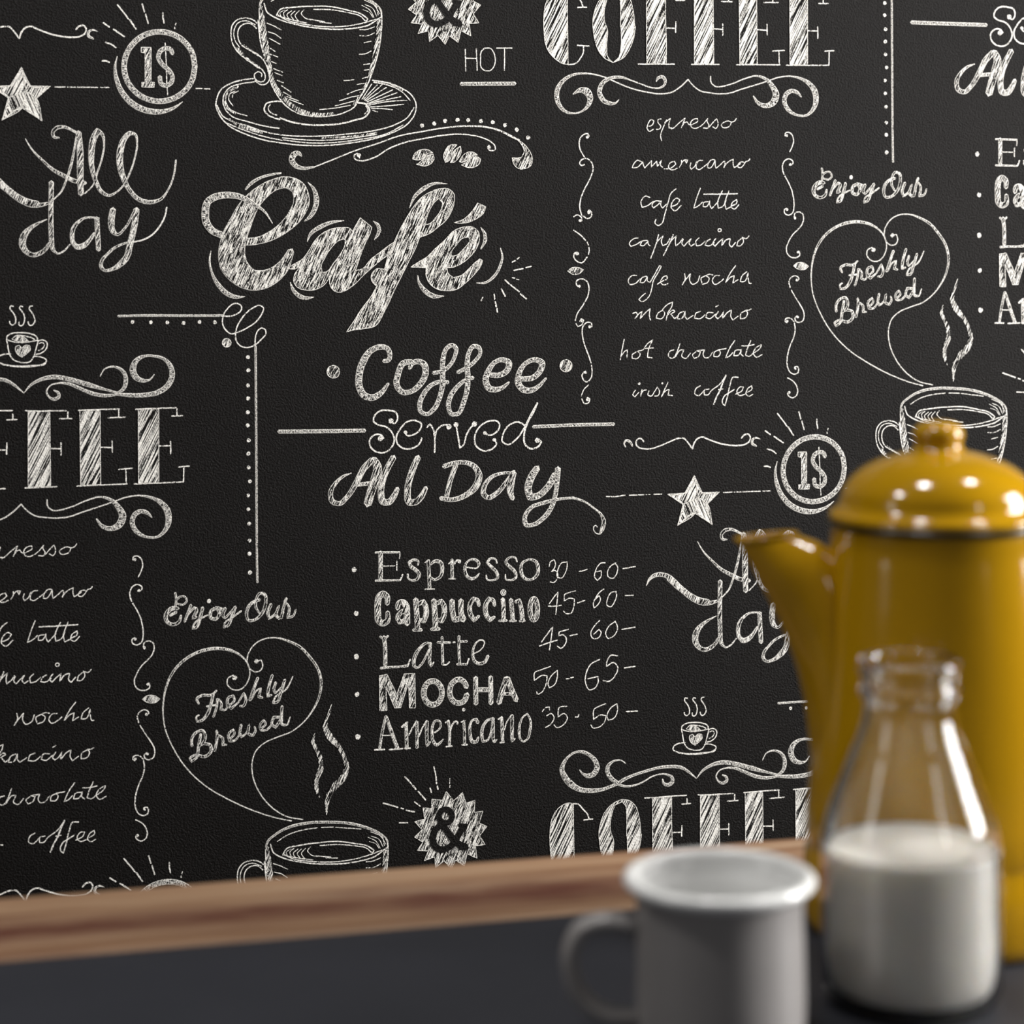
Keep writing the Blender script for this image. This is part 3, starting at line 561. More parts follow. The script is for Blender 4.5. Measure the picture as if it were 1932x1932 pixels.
m 283,404,445,445,445,404,324,283,324,324,324,364,324,243,202;-1954,4639 -1946,4739 -1935,4839 -1919,4939 -1907,5023 -1893,5106 -1870,5198 -1837,5264 -1787,5331 -1729,5385 -1645,5435 -1578,5455 -1493,5459 -1408,5450
l 89;-1976,4740 -1968,4840 -1952,4940 -1928,5023 -1903,5123 -1883,5215 -1838,5306 -1788,5373 -1729,5423 -1645,5460 -1561,5472 -1476,5473 -1391,5463 -1306,5437 -1237,5394 -1203,5335 -1168,5284 -1125,5199 -1081,5081 -1046,4953 -1027,4826 -1022,4699 -1026,4657
m 286,327,327,327,286,286,245,204,122;-1044,4725 -1049,4826 -1062,4911 -1080,4996 -1098,5081 -1124,5166 -1150,5233 -1194,5301 -1246,5386
l 65;-1909,4764 -1859,4784 -1800,4816
l 65;-1901,4830 -1851,4846 -1801,4879
l 65;-1893,4880 -1851,4901 -1809,4925
l 65;-1885,4955 -1848,4980
l 65;-1894,4997 -1827,5022
l 65;-1878,5056 -1840,5072
l 65;-1861,5110 -1790,5138
l 65;-1857,5139 -1794,5164
l 65;-1837,5197 -1786,5218
l 65;-1803,5239 -1728,5289
l 65;-1787,5289 -1728,5322
l 65;-1762,5322 -1670,5355
l 65;-1745,5343 -1636,5384
l 65;-1194,4803 -1147,4803 -1079,4780
l 65;-1195,4850 -1130,4849 -1079,4827
l 65;-1161,4904 -1105,4891
l 73;-1200,4993 -1149,4988 -1106,4967
l 65;-1166,5073 -1115,5064
l 65;-1162,5115 -1124,5111
l 65;-1176,5179 -1133,5166
l 65;-1219,5225 -1150,5216
l 65;-1296,5302 -1236,5276 -1168,5259
l 65;-1356,5353 -1279,5327 -1202,5310
l 65;-1390,5391 -1305,5370 -1237,5352
l 65;-1510,5421 -1391,5408 -1271,5386
l 65;-1321,5197 -1278,5194 -1240,5188
l 89;-1984,4765 -2017,4740 -2067,4728 -2126,4738 -2168,4776 -2183,4843 -2173,4917 -2128,4992 -2062,5045 -1995,5090 -1945,5123 -1925,5165 -1937,5207 -1971,5211 -2000,5191 -2008,5157 -1979,5136 -1950,5153 -1954,5173
l 89;-1989,4806 -2034,4770 -2085,4775 -2122,4808 -2131,4867 -2111,4925 -2053,4966 -1978,5007 -1936,5048 -1911,5098 -1891,5165 -1895,5198 -1929,5232 -1971,5228 -2004,5203
l 72;-1997,4777 -2076,4749 -2130,4767 -2160,4826 -2152,4901 -2119,4950
m 201;-2136,4959 -2086,5016 -2028,5066 -1970,5107
m 141;-2102,4925 -2036,4974 -1969,5015
l 97;-2013,5187 -2104,5200 -2188,5226 -2263,5276 -2292,5335 -2301,5393 -2273,5468 -2199,5550 -2082,5608 -1957,5650 -1798,5678 -1622,5695 -1452,5694 -1282,5677 -1111,5647 -939,5592 -817,5519 -765,5442 -756,5383 -790,5307 -876,5248 -979,5211 -1099,5191
l 89;-2293,5393 -2248,5476 -2165,5517 -2057,5550 -1949,5587 -1831,5612 -1680,5624 -1494,5623 -1281,5605 -1085,5579 -930,5536 -826,5477 -773,5400
l 81;-1798,5637 -1621,5653 -1452,5655 -1239,5635 -1068,5609
l 81;-1790,5653 -1621,5674 -1410,5673 -1196,5647 -982,5600 -861,5536
l 81;-2223,5526 -2082,5583 -1949,5625 -1798,5657
m 161,201,201,161;-2206,5496 -2115,5550 -2032,5576 -1949,5601
m 122;-1494,5638 -1239,5622 -1068,5596
l 89;-2009,5212 -2113,5229 -2196,5259 -2238,5309 -2247,5368 -2223,5434 -2181,5475 -2057,5516 -1932,5549 -1819,5566
l 72;-2188,5284 -2222,5318 -2226,5367 -2198,5417 -2140,5450 -2065,5471
l 72;-2155,5284 -2197,5309 -2205,5342 -2172,5396
l 64;-2130,5283 -2172,5309 -2176,5334
m 161;-2237,5343 -2214,5413 -2156,5454
m 161;-2130,5250 -2197,5284 -2226,5326
l 105;-1796,5360 -1863,5361 -1922,5382 -1935,5424 -1914,5457 -1847,5490 -1814,5499
l 122;-1814,5486 -1730,5515 -1620,5535 -1493,5539 -1366,5530 -1238,5500 -1152,5470 -1122,5419 -1152,5377 -1220,5365
l 81;-1888,5382 -1905,5415 -1881,5449 -1839,5465
l 82;-1161,5453 -1135,5419 -1152,5390
l 73;-1181,5339 -1103,5220
l 73;-1168,5339 -1061,5228
l 73;-1160,5347 -1022,5224
l 74;-1151,5352 -988,5245
l 74;-1143,5360 -940,5265
l 74;-1143,5373 -906,5286
l 74;-1134,5373 -876,5316
l 74;-1135,5385 -980,5355 -829,5345
l 74;-1118,5398 -980,5388 -855,5375
l 74;-1109,5410 -1023,5410 -942,5418
l 57;-1101,5423 -1058,5436
l 82;-1090,5207 -979,5228 -876,5273 -803,5345
m 143;-1082,5199 -962,5216 -859,5266
#ampersand_badge|printed spiky sunburst badge with a black ampersand|-1,-1 0,-2 0,0 1,-1
p ;-560,4304 -501,4380 -432,4321 -403,4405 -332,4388 -338,4482 -270,4476 -300,4567 -238,4598 -298,4668 -254,4738 -332,4743 -319,4840 -398,4800 -421,4892 -490,4841 -524,4908 -581,4840 -648,4888 -656,4804 -738,4828 -705,4754 -793,4745 -747,4684 -814,4640 -752,4588 -811,4521 -732,4505 -745,4419 -678,4427 -674,4355 -591,4371
k 452;-515,4499 -519,4519 -530,4535 -547,4545 -567,4548 -587,4543 -604,4530 -615,4512 -619,4491 -615,4471 -604,4455 -587,4444 -567,4442 -547,4447 -530,4460 -519,4478 -515,4499
k 494;-611,4529 -541,4630 -476,4709 -405,4746
k 494;-584,4547 -649,4601 -669,4663 -650,4723 -596,4751 -531,4732 -476,4666 -443,4615 -415,4585
k 288;-459,4572 -399,4578
k 371;-455,4746 -395,4752
l 114;-1057,4361 -940,4402
l 98;-918,4410 -897,4416
l 115;-880,4428 -810,4446
l 115;-886,4169 -825,4238 -798,4274
l 115;-782,4289 -723,4360
l 107;-656,4106 -641,4176 -636,4240
l 107;-630,4257 -625,4286
l 107;-687,4269 -676,4305
l 107;-810,4369 -765,4405
l 98;-932,4522 -865,4526
l 62;-530,4205 -532,4247
l 62;-530,4258 -530,4277
#hot_lettering|small printed capitals HOT above a thick underline|-1,1 0,0 0,2 1,1
l 82;-364,-1458 -363,-1386 -361,-1286
l 83;-276,-1463 -273,-1387 -270,-1291
l 83;-361,-1386 -277,-1385
l 83;-209,-1467 -160,-1464 -139,-1437 -139,-1319 -161,-1295 -210,-1293 -236,-1312 -242,-1373 -234,-1442 -209,-1467
l 91;-114,-1468 11,-1470
l 83;-50,-1465 -50,-1376 -52,-1293
x 289;-398,-1186 33,-1193
#bean_flourish|printed swash with a row of dots and three coffee beans|-1,1 0,0 0,2 1,-1 1,1
x 122,324,446,446,365,243,122;-1652,-625 -1673,-646 -1711,-634 -1725,-592 -1697,-550 -1640,-531 -1555,-540
l 98;-1555,-540 -1411,-596 -1240,-664 -1068,-719 -896,-779 -695,-818
l 98;-1202,-609 -1219,-647 -1243,-630 -1240,-605 -1198,-588 -1129,-599 -1069,-622 -983,-677 -853,-728 -696,-761
o 163;-1208,-630
l 99,99,107,124,124,140,165,124;-695,-818 -597,-835 -457,-853 -316,-858 -189,-850 -90,-823 -5,-782 66,-748
p ;44,-758 108,-713 150,-658 168,-603 150,-547 107,-527 57,-527 18,-561 4,-613 36,-610 79,-616 101,-658 87,-706
l 99;-696,-761 -563,-784 -422,-795 -317,-788 -232,-768 -169,-740 -134,-706 -130,-678 -155,-668 -176,-671 -194,-692 -180,-709 -169,-695
o 165;-710,-862 -614,-877 -528,-898 -430,-906 -344,-905 -243,-897 -148,-889 -51,-868 45,-832 135,-770
o 124;-178,-693
p ;-789,-602 -773,-643 -731,-670 -675,-676 -627,-650 -669,-643 -704,-609 -746,-594
p ;-746,-564 -711,-595 -669,-629 -627,-640 -616,-602 -641,-568 -690,-547 -760,-562
p ;-529,-575 -543,-623 -528,-671 -500,-705 -458,-715 -437,-712 -472,-671 -480,-630 -501,-588
p ;-491,-575 -473,-609 -465,-657 -409,-702 -404,-657 -431,-602 -466,-575
p ;-420,-582 -395,-623 -353,-654 -304,-654 -272,-633 -318,-626 -353,-595 -396,-576
p ;-403,-556 -354,-582 -318,-616 -276,-620 -248,-602 -258,-568 -305,-537 -354,-537
#cafe_lettering|largest printed brush script Café with accent strokes and rays|-1,-1 -1,1 0,0 0,2 1,-1 1,1
t 40,161,281,402,442,482,523,523,563,563,523,482;-1877,-111 -1941,-203 -2011,-253 -2082,-296 -2152,-321 -2223,-327 -2308,-314 -2371,-272 -2387,-205 -2380,-121 -2338,-60 -2268,-25
s 484,524,565,565,726,887,1129,1250,1129,887,887,1129,1291,1533,1694,1855,1936,2017,2097,1855,1613,1452,1210,968,484;-2268,-25 -2183,1 -2084,26 -1978,17 -1885,-18 -1792,-78 -1705,-167 -1654,-280 -1681,-380 -1771,-423 -1868,-402 -1968,-338 -2025,-282 -2083,-197 -2122,-112 -2158,-34 -2180,36 -2190,107 -2178,192 -2122,270 -2044,317 -1959,318 -1873,284 -1801,221 -1736,100
x 121,242,202,161,121;-2081,-370 -2038,-416 -1974,-455 -1896,-480 -1810,-494
x 41,243,406,365,284,81;-1603,-423 -1560,-373 -1539,-294 -1554,-216 -1590,-159 -1630,-127
x 40,121,161,321,362,281,40;-2346,95 -2357,162 -2340,261 -2292,353 -2229,418 -2158,447 -2091,444
x 41,244,325,244,41;-1613,30 -1584,-30 -1512,-80 -1425,-115 -1327,-129
x 41,243,324,243,41;-1745,339 -1724,396 -1667,450 -1617,462 -1566,455
p ;-1769,233 -1708,197 -1658,169 -1600,98 -1556,27 -1498,-30 -1425,-65 -1339,-75 -1281,-68 -1263,-46 -1202,-150 -1112,-78 -1126,-27 -1160,40 -1195,124 -1241,255 -1188,243 -1127,176 -1050,117 -981,67 -920,29 -955,118 -1024,164 -1102,227 -1179,293 -1257,368 -1317,406 -1368,422 -1415,404 -1440,364 -1444,310 -1486,363 -1552,398 -1623,401 -1688,382 -1718,339 -1712,282 -1665,219 -1715,239
h ;-1332,11 -1376,28 -1427,78 -1478,156 -1507,220 -1500,267 -1471,264 -1413,200 -1355,122 -1322,58 -1319,22
p ;-1315,726 -1259,647 -1199,555 -1121,455 -1077,379 -1111,345 -1120,303 -1102,265 -1068,242 -1016,249 -990,160 -946,59 -894,-51 -841,-144 -780,-237 -719,-305 -649,-347 -571,-372 -501,-368 -462,-329 -463,-261 -485,-193 -529,-125 -590,-74 -660,-24 -738,5 -765,77 -818,179 -879,297 -940,415 -1010,558 -1097,687 -1174,703 -1268,714
h ;-584,-296 -554,-261 -563,-219 -607,-151 -660,-100 -690,-92 -681,-143 -650,-219 -615,-270
x 41,246,328,205,41;-815,-224 -771,-313 -701,-373 -623,-411 -514,-410
p ;-809,234 -749,196 -679,155 -618,96 -539,28 -460,-48 -390,-73 -320,-73 -272,-38 -264,30 -295,107 -348,166 -418,217 -471,238 -523,241 -515,284 -472,319 -410,302 -340,243 -296,201 -261,176 -239,189 -252,227 -305,295 -376,362 -455,413 -533,420 -603,406 -663,359 -689,299 -688,240 -749,235
h ;-347,4 -391,12 -452,72 -488,122 -488,152 -453,148 -391,98 -338,38
p ;-464,-108 -398,-129 -346,-167 -310,-209 -275,-260 -209,-230 -232,-175 -285,-137 -346,-111 -416,-103
x 41,205,370,370,41;-754,298 -741,358 -698,418 -629,461 -547,462
x 41,245,286,204,41;-1099,-124 -1065,-94 -1053,-52 -1070,-10 -1092,20
x 41,248,289,83;-250,-68 -220,-21 -216,31 -251,99
x 41,165,207,207,165,41;-93,92 -80,160 -103,246 -156,322 -227,364 -288,363
l 108;-1,204 25,191
l 108;39,179 57,169
l 108;12,268 87,255
l 108;109,248 153,238
l 83;-2,324 20,329
l 83;33,337 53,342
l 108;-61,341 -25,375
l 108;-16,380 54,436
l 108;63,452 112,493
l 116;-91,410 -59,471
l 99;-149,451 -142,494
l 124;-140,511 -132,550
l 108;-127,562 -123,593
l 83;-238,474 -245,484
l 107;-247,492 -253,503
#corner_loop_ornament|printed double line corner with loops and a column of dots|0,0 1,-1 1,1 2,-2 2,0 2,2
x 160;-3043,577 -2838,576 -2541,582 -2262,585
o 144;-2937,623 -2801,628 -2679,631 -2557,637 -2437,632 -2322,636 -2073,1743 -2065,1849 -2079,1954 -2078,2060 -2073,2170 -2072,2297
l 97;-2275,587 -2222,592 -2162,579 -2121,546 -2118,520 -2148,496 -2181,498 -2222,531 -2252,571 -2264,618 -2256,671 -2230,705 -2196,726 -2149,714 -2075,681 -2008,635 -1967,582 -1953,529 -1980,514 -2027,528 -2081,567 -2129,627 -2156,680 -2166,733 -2157,787 -2123,821 -2076,832 -2016,810 -1968,770 -1934,724 -1941,697 -1968,686 -1995,703 -2012,743 -2017,783 -2016,823
p ;-2200,793 -2203,805 -2210,816 -2221,822 -2234,825 -2247,822 -2257,815 -2264,804 -2267,792 -2264,780 -2257,769 -2246,762 -2233,760 -2221,763 -2210,770 -2203,781
x 153;-2014,823 -2014,1052 -2014,1321 -2015,1724 -2015,2543 -2014,2619
o 153;-2072,905 -2070,1005 -2074,1120 -2073,1218 -2077,1324 -2079,1423 -2072,1537 -2074,1638
o 156;-2073,2397 -2070,2541
#coffee_script|printed rounded script Coffee between two dots|-1,-1 -1,1 0,0 1,-1 1,1
p ;-1370,1031 -1374,1049 -1384,1065 -1400,1075 -1419,1078 -1438,1074 -1454,1063 -1465,1047 -1468,1028 -1464,1010 -1453,994 -1437,984 -1419,981 -1400,985 -1384,996 -1373,1012
p ;477,1024 473,1042 462,1057 446,1067 427,1071 408,1067 392,1056 382,1040 378,1022 382,1004 393,988 409,978 428,975 447,979 463,990 474,1005
x 286,327,367,367,408,449,531,531,531,531,490,408,204;-1026,956 -990,952 -977,901 -998,858 -1052,847 -1124,873 -1182,948 -1216,1049 -1217,1151 -1178,1218 -1117,1235 -1054,1206 -991,1131
x 369,451,451,451,410,369,451,492,492,410,369,287;-803,966 -871,975 -913,1056 -924,1148 -878,1200 -815,1196 -742,1142 -699,1061 -709,989 -751,965 -798,976 -824,1015
x 288,288,288,288,329,329,329,370,411,411,370,370,288,329,370,370,329,288,288;-636,1057 -563,1043 -499,993 -462,922 -456,865 -488,844 -530,869 -557,940 -563,1043 -563,1146 -585,1238 -628,1329 -691,1374 -738,1352 -745,1295 -711,1214 -658,1154 -584,1125 -521,1131
x 289,289,289,289,330,330,330,371,412,412,371,371,289,330,371,371,330,289,289;-442,1056 -362,1016 -299,966 -261,905 -277,863 -319,857 -351,903 -367,985 -363,1089 -369,1192 -396,1284 -450,1380 -492,1379 -518,1322 -501,1240 -448,1169 -384,1119 -321,1100
x 372,414,455,497,372,331,414,497,497,414,290,166;-183,1082 -109,1084 -44,1044 -33,992 -76,966 -140,980 -193,1041 -220,1123 -194,1185 -141,1197 -77,1178 -34,1142
x 374,415,457,498,374,332,415,498,498,415,291,166;62,1119 158,1111 223,1050 234,998 181,971 105,995 51,1067 40,1149 82,1202 147,1209 211,1174 265,1118
#served_lettering|printed thin curly lettering Served between two bars|-1,-1 -1,1 0,0 1,-1 1,1
l 123;-973,1428 -947,1439 -921,1404 -931,1357 -993,1337 -1055,1339 -1102,1378 -1108,1419 -1077,1445 -1015,1462 -968,1505 -948,1566 -974,1627 -1027,1661 -1089,1654 -1135,1612 -1140,1561 -1108,1526 -1057,1522 -1031,1549 -1047,1558
o 206;-973,1417 -1057,1553 -516,1476 -461,1462 -313,1461 192,1603
l 123;-864,1507 -849,1533 -797,1530 -744,1490 -733,1450 -775,1423 -838,1426 -895,1476 -932,1546 -922,1598 -871,1635 -798,1632 -745,1593 -732,1557
o 148;-859,1510 -231,1534 -155,1589
l 123;-692,1476 -665,1451 -645,1483 -630,1565 -631,1673
l 123;-630,1565 -608,1494 -555,1460 -503,1468
l 124;-461,1457 -446,1540 -431,1643 -404,1623 -377,1542 -345,1491 -313,1461
l 124;-234,1525 -197,1552 -144,1533 -112,1487 -122,1451 -186,1439 -260,1473 -308,1544 -304,1626 -240,1672 -177,1661 -139,1621 -150,1590
l 124;91,1483 38,1455 -37,1479 -86,1550 -91,1602 -49,1629 15,1594 80,1513 134,1411 194,1309
l 141;194,1309 167,1370 113,1462 85,1555 90,1628 132,1665 197,1652 224,1616 203,1595
x 284;-1842,1477 -1540,1483 -1178,1488
x 250;160,1495 295,1493 491,1491 817,1492
#all_day_capitals|printed bold italic lettering ALL Day with a long tail|-1,-1 -1,1 0,0 1,-1 1,1
s 81,204,285,366,407,366,366,448,488,488;-1286,1811 -1348,1835 -1410,1888 -1447,1958 -1432,2025 -1380,2042 -1318,1993 -1245,1884 -1183,1774 -1120,1715
s 490,653,694,653,612;-1110,1710 -1082,1767 -1101,1868 -1132,1959 -1159,2055
s 285;-1246,1904 -1132,1893
s 450,491,491,491,531,491,450,327;-954,1699 -996,1769 -1039,1870 -1055,1972 -1040,2039 -998,2045 -951,1996 -925,1941
s 451,492,492,492,533,492,451,328;-762,1705 -799,1786 -831,1877 -847,1969 -832,2051 -790,2053 -733,2004 -701,1943
s 371,330,330,412,536,536,412,330,330;-558,1783 -474,1760 -389,1758 -316,1791 -279,1865 -306,1946 -391,2015 -507,2044 -586,2029
s 370;-463,1776 -506,1888 -539,2021
s 207,207,290,372,414,372,372,331,331;-3,1853 -83,1850 -178,1878 -232,1938 -243,2010 -212,2037 -137,2004 -62,1923 3,1843
s 497,580,497,331;-3,1848 -25,1935 -30,1997 -10,2055
x 499,582,582,540,499,499,499;190,1818 141,1889 114,1981 129,2046 183,2041 269,1976 335,1874
x 457,416,333,374,374,333,291,374,333,291,291,208,166;357,1828 350,1916 333,2041 300,2133 235,2214 149,2263 96,2261 85,2208 139,2127 236,2095 344,2072 486,2062
s 167,167,146,125,125,251,334,334,125;466,2063 517,2075 574,2098 646,2149 704,2200 728,2257 717,2312 695,2357
l 84;688,2356 663,2349 645,2323 645,2296 663,2286 674,2300
#bullet_dots|five printed round bullets beside the price list|0,-2 0,0 1,-1 1,1
o 187;-1269,2553
o 187;-1255,2890 -1253,3513
o 212;-1256,3223 -1250,3839
#espresso_price|printed serif word Espresso with 30 - 60|-1,-1 -1,1 0,-2 0,0 1,-1 1,1
s 327;-1061,2428 -1062,2538 -1063,2645
s 143;-1103,2429 -1012,2432 -911,2435
s 143;-1104,2646 -1014,2648 -910,2651
l 82;-1042,2536 -951,2538
l 90;-911,2437 -914,2483
l 90;-935,2502 -936,2574
l 123;-910,2652 -890,2607
s 123,164,205,246,287,287,246,164,123,123;-769,2540 -766,2510 -805,2498 -839,2517 -826,2545 -790,2575 -760,2612 -775,2647 -817,2656 -847,2637 -849,2606
s 267;-688,2508 -683,2610 -679,2723
l 99;-714,2522 -680,2503
l 99;-716,2729 -640,2730
s 164,288,288,205,164;-670,2539 -633,2515 -591,2527 -577,2579 -597,2640 -645,2658 -671,2637
s 247;-499,2510 -500,2593 -498,2654
l 99;-526,2540 -491,2511
l 99;-527,2657 -472,2658
l 144;-481,2542 -465,2517 -434,2518 -439,2536 -450,2528
s 103,103,248,206,124,165,248,248,248,165,83;-387,2574 -292,2573 -286,2550 -312,2518 -349,2514 -386,2541 -398,2587 -382,2639 -345,2664 -308,2652 -282,2625
s 103,124,165,207,248,248,207,124,124,83;-141,2552 -152,2520 -194,2513 -219,2543 -184,2581 -144,2624 -137,2666 -174,2683 -222,2672 -227,2641
s 104,124,166,207,249,249,207,124,124,83;21,2548 8,2516 -45,2514 -70,2544 -35,2587 5,2630 9,2672 -36,2689 -71,2679 -73,2642
s 125,208,291,249,166,249,291,249,125;115,2531 63,2560 52,2622 76,2675 124,2693 176,2664 191,2607 168,2549 115,2531
l 79;279,2594 290,2559 319,2543 329,2568 322,2609 296,2636 329,2630 347,2652 339,2700 310,2723 285,2715
l 79;426,2565 383,2570 350,2624 346,2680 375,2691 411,2648 426,2586 425,2565
l 84;523,2644 555,2640 588,2630
l 84;737,2584 701,2587 660,2638 649,2693 670,2722 700,2695 704,2647 664,2652
l 84;824,2589 780,2615 754,2663 761,2698 801,2710 831,2673 837,2617 813,2590
l 92;882,2637 933,2632 984,2625
#cappuccino_price|printed heavy word Cappuccino with 45- 60 -|-1,-1 0,-2 0,0 1,-1 1,1
s 327,449,490,490,490,490,490,490,449,327;-1013,2831 -1014,2775 -1046,2750 -1076,2772 -1087,2822 -1087,2898 -1077,2960 -1047,2977 -1016,2963 -1010,2892
s 328,409,450,491,491,450;-933,2870 -922,2827 -888,2821 -864,2853 -859,2909 -857,2991
s 368,368,368,368,327,327;-865,2881 -917,2909 -932,2942 -918,2975 -887,2967 -866,2945
s 410;-789,2805 -782,2913 -775,3036
s 246;-809,3040 -744,3043
s 287,369,410,410,369,287;-766,2842 -729,2823 -710,2865 -710,2932 -725,2975 -762,2963
s 411;-646,2817 -639,2920 -634,3038
s 247;-668,3041 -603,3042
s 288,370,411,411,370,288;-625,2844 -588,2827 -566,2867 -567,2939 -584,2981 -621,2969
s 412,412,453,371;-502,2826 -497,2916 -479,2974 -442,2970
s 412,412,494;-431,2829 -429,2930 -414,2982
s 248,330,330,371,371,330,206;-287,2876 -300,2834 -332,2820 -358,2862 -354,2945 -328,2987 -288,2958
s 248,331,331,372,372,331,207;-163,2882 -175,2840 -207,2826 -232,2868 -229,2951 -201,2993 -164,2969
s 331;-96,2833 -91,2937 -92,3004
s 166;-129,3002 -65,3002
p ;-72,2782 -73,2791 -78,2798 -85,2803 -93,2804 -101,2802 -108,2797 -113,2789 -114,2780 -113,2772 -108,2765 -101,2760 -93,2759 -85,2761 -78,2766 -73,2773
s 331;-32,2841 -22,2940 -17,3007
s 249,332,332,373;5,2860 35,2851 53,2923 60,3011
s 145;-44,3008 10,3009
s 145;36,3012 81,3012
s 395;183,2927 180,2958 173,2985 163,3003 152,3008 140,3001 131,2983 125,2956 123,2924 125,2892 132,2866 142,2848 153,2842 165,2849 174,2868 180,2895 183,2927
l 83;277,2888 316,2838 349,2798 341,2874 330,2974
l 83;266,2905 323,2908 377,2903
l 83;493,2796 446,2806 403,2821 399,2870 446,2851 482,2859 478,2915 452,2969 416,2971 391,2949
l 92;507,2892 535,2883 567,2876
l 84;724,2792 691,2813 655,2860 636,2908 643,2938 676,2910 695,2869 684,2841 655,2867
l 84;826,2816 786,2821 753,2872 749,2921 778,2935 811,2896 828,2840 822,2816
l 92;898,2851 931,2852 966,2852
#latte_price|printed word Latte with 45- 60-|-1,-1 0,-2 0,0 1,-1 1,1
s 306;-1041,3081 -1033,3152 -1032,3300
s 163;-1069,3078 -1043,3097 -1007,3076
s 205,164,164,205;-1068,3321 -993,3318 -915,3318 -861,3314
l 123;-857,3320 -837,3265
s 123,164,246,287,287,246,164,164,164,164;-669,3150 -706,3146 -753,3177 -790,3226 -807,3276 -805,3317 -785,3334 -754,3315 -717,3261 -685,3196
s 246,246,246,205,82;-677,3150 -680,3222 -681,3298 -671,3327 -649,3295
s 206;-583,3106 -581,3201 -579,3319
s 164;-620,3145 -570,3149 -517,3153
l 123;-576,3322 -550,3321 -526,3301
s 206;-449,3105 -450,3208 -445,3321
l 124;-496,3151 -481,3152
s 165;-439,3149 -386,3149
s 165;-466,3323 -387,3327
l 124;-387,3327 -371,3284
s 83,83,83,103,103,124,165,206,248,248,248,248;-332,3247 -285,3227 -253,3192 -248,3156 -273,3144 -310,3163 -335,3209 -339,3265 -322,3310 -285,3328 -243,3316 -219,3271
l 92;212,3185 255,3130 304,3070 292,3152 276,3250
l 92;195,3215 271,3193 341,3176
l 92;433,3095 390,3105 357,3114 352,3145 384,3136 411,3158 405,3210 367,3242 340,3222
l 92;443,3147 503,3137
l 84;688,3038 639,3086 614,3137 627,3174 671,3177 698,3131 682,3109 638,3144
l 84;813,3053 758,3092 736,3154 757,3186 801,3167 834,3096 813,3048
l 92;869,3118 979,3105
#mocha_price|printed capitals MOCHA with 50 - 65-|-1,-1 0,-2 0,0 1,-1 1,1
p ;-1079,3379 -1019,3370 -943,3529 -885,3374 -801,3376 -798,3642 -845,3640 -851,3443 -913,3633 -962,3633 -1028,3464 -1022,3650 -1078,3649
x 431;-587,3539 -593,3574 -609,3603 -632,3622 -660,3627 -687,3619 -711,3597 -726,3567 -731,3531 -725,3496 -710,3467 -686,3448 -658,3443 -631,3452 -608,3473 -592,3504 -587,3539
x 412;-391,3504 -409,3467 -451,3441 -499,3462 -526,3527 -508,3595 -458,3626 -411,3611 -388,3561
o 144;-416,3678
s 371;-318,3436 -319,3523 -318,3639
s 372;-199,3437 -198,3530 -198,3643
s 372;-297,3531 -218,3535
s 414;-72,3452 -102,3535 -134,3642
s 414;-64,3452 -33,3539 7,3629
s 248;-102,3574 -28,3578
l 83;285,3379 205,3403 156,3421 152,3483 226,3445 256,3452 247,3514 203,3584 176,3593 171,3572
l 83;339,3413 290,3454 263,3515 273,3547 311,3528 338,3467 339,3415
l 92;408,3484 435,3483
l 83;446,3478 471,3474
l 92;686,3345 615,3378 571,3459 570,3532 597,3580 646,3567 673,3506 668,3480 587,3493
l 92;833,3326 778,3318 745,3363 739,3405 800,3377 832,3410 810,3482 755,3523 711,3513
l 101;887,3423 976,3416
#americano_price|printed serif word Americano with 35 . 50 -|-1,-1 0,-2 0,0 1,-1
s 204;-1030,3695 -1059,3813 -1081,3945
s 204,286,286;-1027,3696 -987,3818 -941,3948
l 82;-1059,3839 -987,3843
l 122;-1122,3947 -1042,3949
l 123;-1006,3953 -899,3951
s 266;-872,3768 -870,3850 -868,3953
l 164;-906,3784 -862,3749
l 123;-852,3851 -820,3792 -789,3745
s 246;-789,3748 -787,3830 -788,3952
l 123;-774,3866 -737,3787 -710,3747
s 267,267,246,123;-708,3753 -711,3834 -707,3940 -683,3913
l 123;-886,3951 -840,3952
s 123,123,164,164,164,205,205,247,247,164,82;-648,3843 -617,3825 -598,3785 -611,3756 -643,3754 -663,3791 -668,3852 -658,3912 -634,3939 -602,3923 -581,3899
s 206;-538,3757 -530,3820 -531,3948
l 123;-562,3771 -535,3755
l 140;-528,3845 -507,3790 -485,3766 -465,3769 -467,3787
l 123;-558,3957 -510,3957
s 206;-417,3767 -412,3827 -411,3950
l 103;-438,3774 -406,3765
l 124;-432,3951 -387,3952
s 289,206,165,206,248,289,248,165;-305,3787 -315,3758 -347,3766 -367,3814 -365,3881 -348,3931 -316,3933 -300,3900
s 165,207,248,248,207,165,124,165;-183,3760 -225,3773 -263,3820 -273,3886 -264,3936 -232,3930 -200,3865 -183,3768
s 248,248,248,207,83;-183,3758 -181,3840 -181,3918 -174,3947 -152,3925
s 248;-114,3757 -109,3845 -107,3948
l 124;-141,3771 -109,3749
l 124;-129,3952 -94,3951
l 99;-93,3856 -72,3795 -34,3741
s 269,269,249,83;-29,3746 -30,3849 -31,3945 -6,3928
s 124,124,166,207,166,124,166,207,166,124;94,3739 56,3767 34,3817 27,3879 35,3931 60,3956 92,3940 114,3874 119,3796 94,3739
l 83;215,3730 240,3701 272,3697 272,3723
l 83;250,3764 288,3750 309,3778 287,3828 239,3857
l 83;415,3700 353,3705 341,3779 395,3757 417,3784 384,3844 330,3862 309,3840
l 100;482,3788 503,3789 512,3769
l 84;732,3698 677,3715 639,3734 631,3817 687,3784 736,3792 720,3843 665,3882 622,3879 609,3858
l 84;824,3703 775,3732 742,3792 752,3830 796,3817 829,3745 824,3705
l 92;900,3770 995,3770
#enjoy_our_script|printed script lettering Enjoy Our|0,-2 0,0 1,-1 1,1 2,-2
s 160;-2634,2671 -2627,2717 -2634,2771
s 140;-2622,2752 -2578,2762 -2548,2735 -2562,2703 -2602,2703 -2625,2727
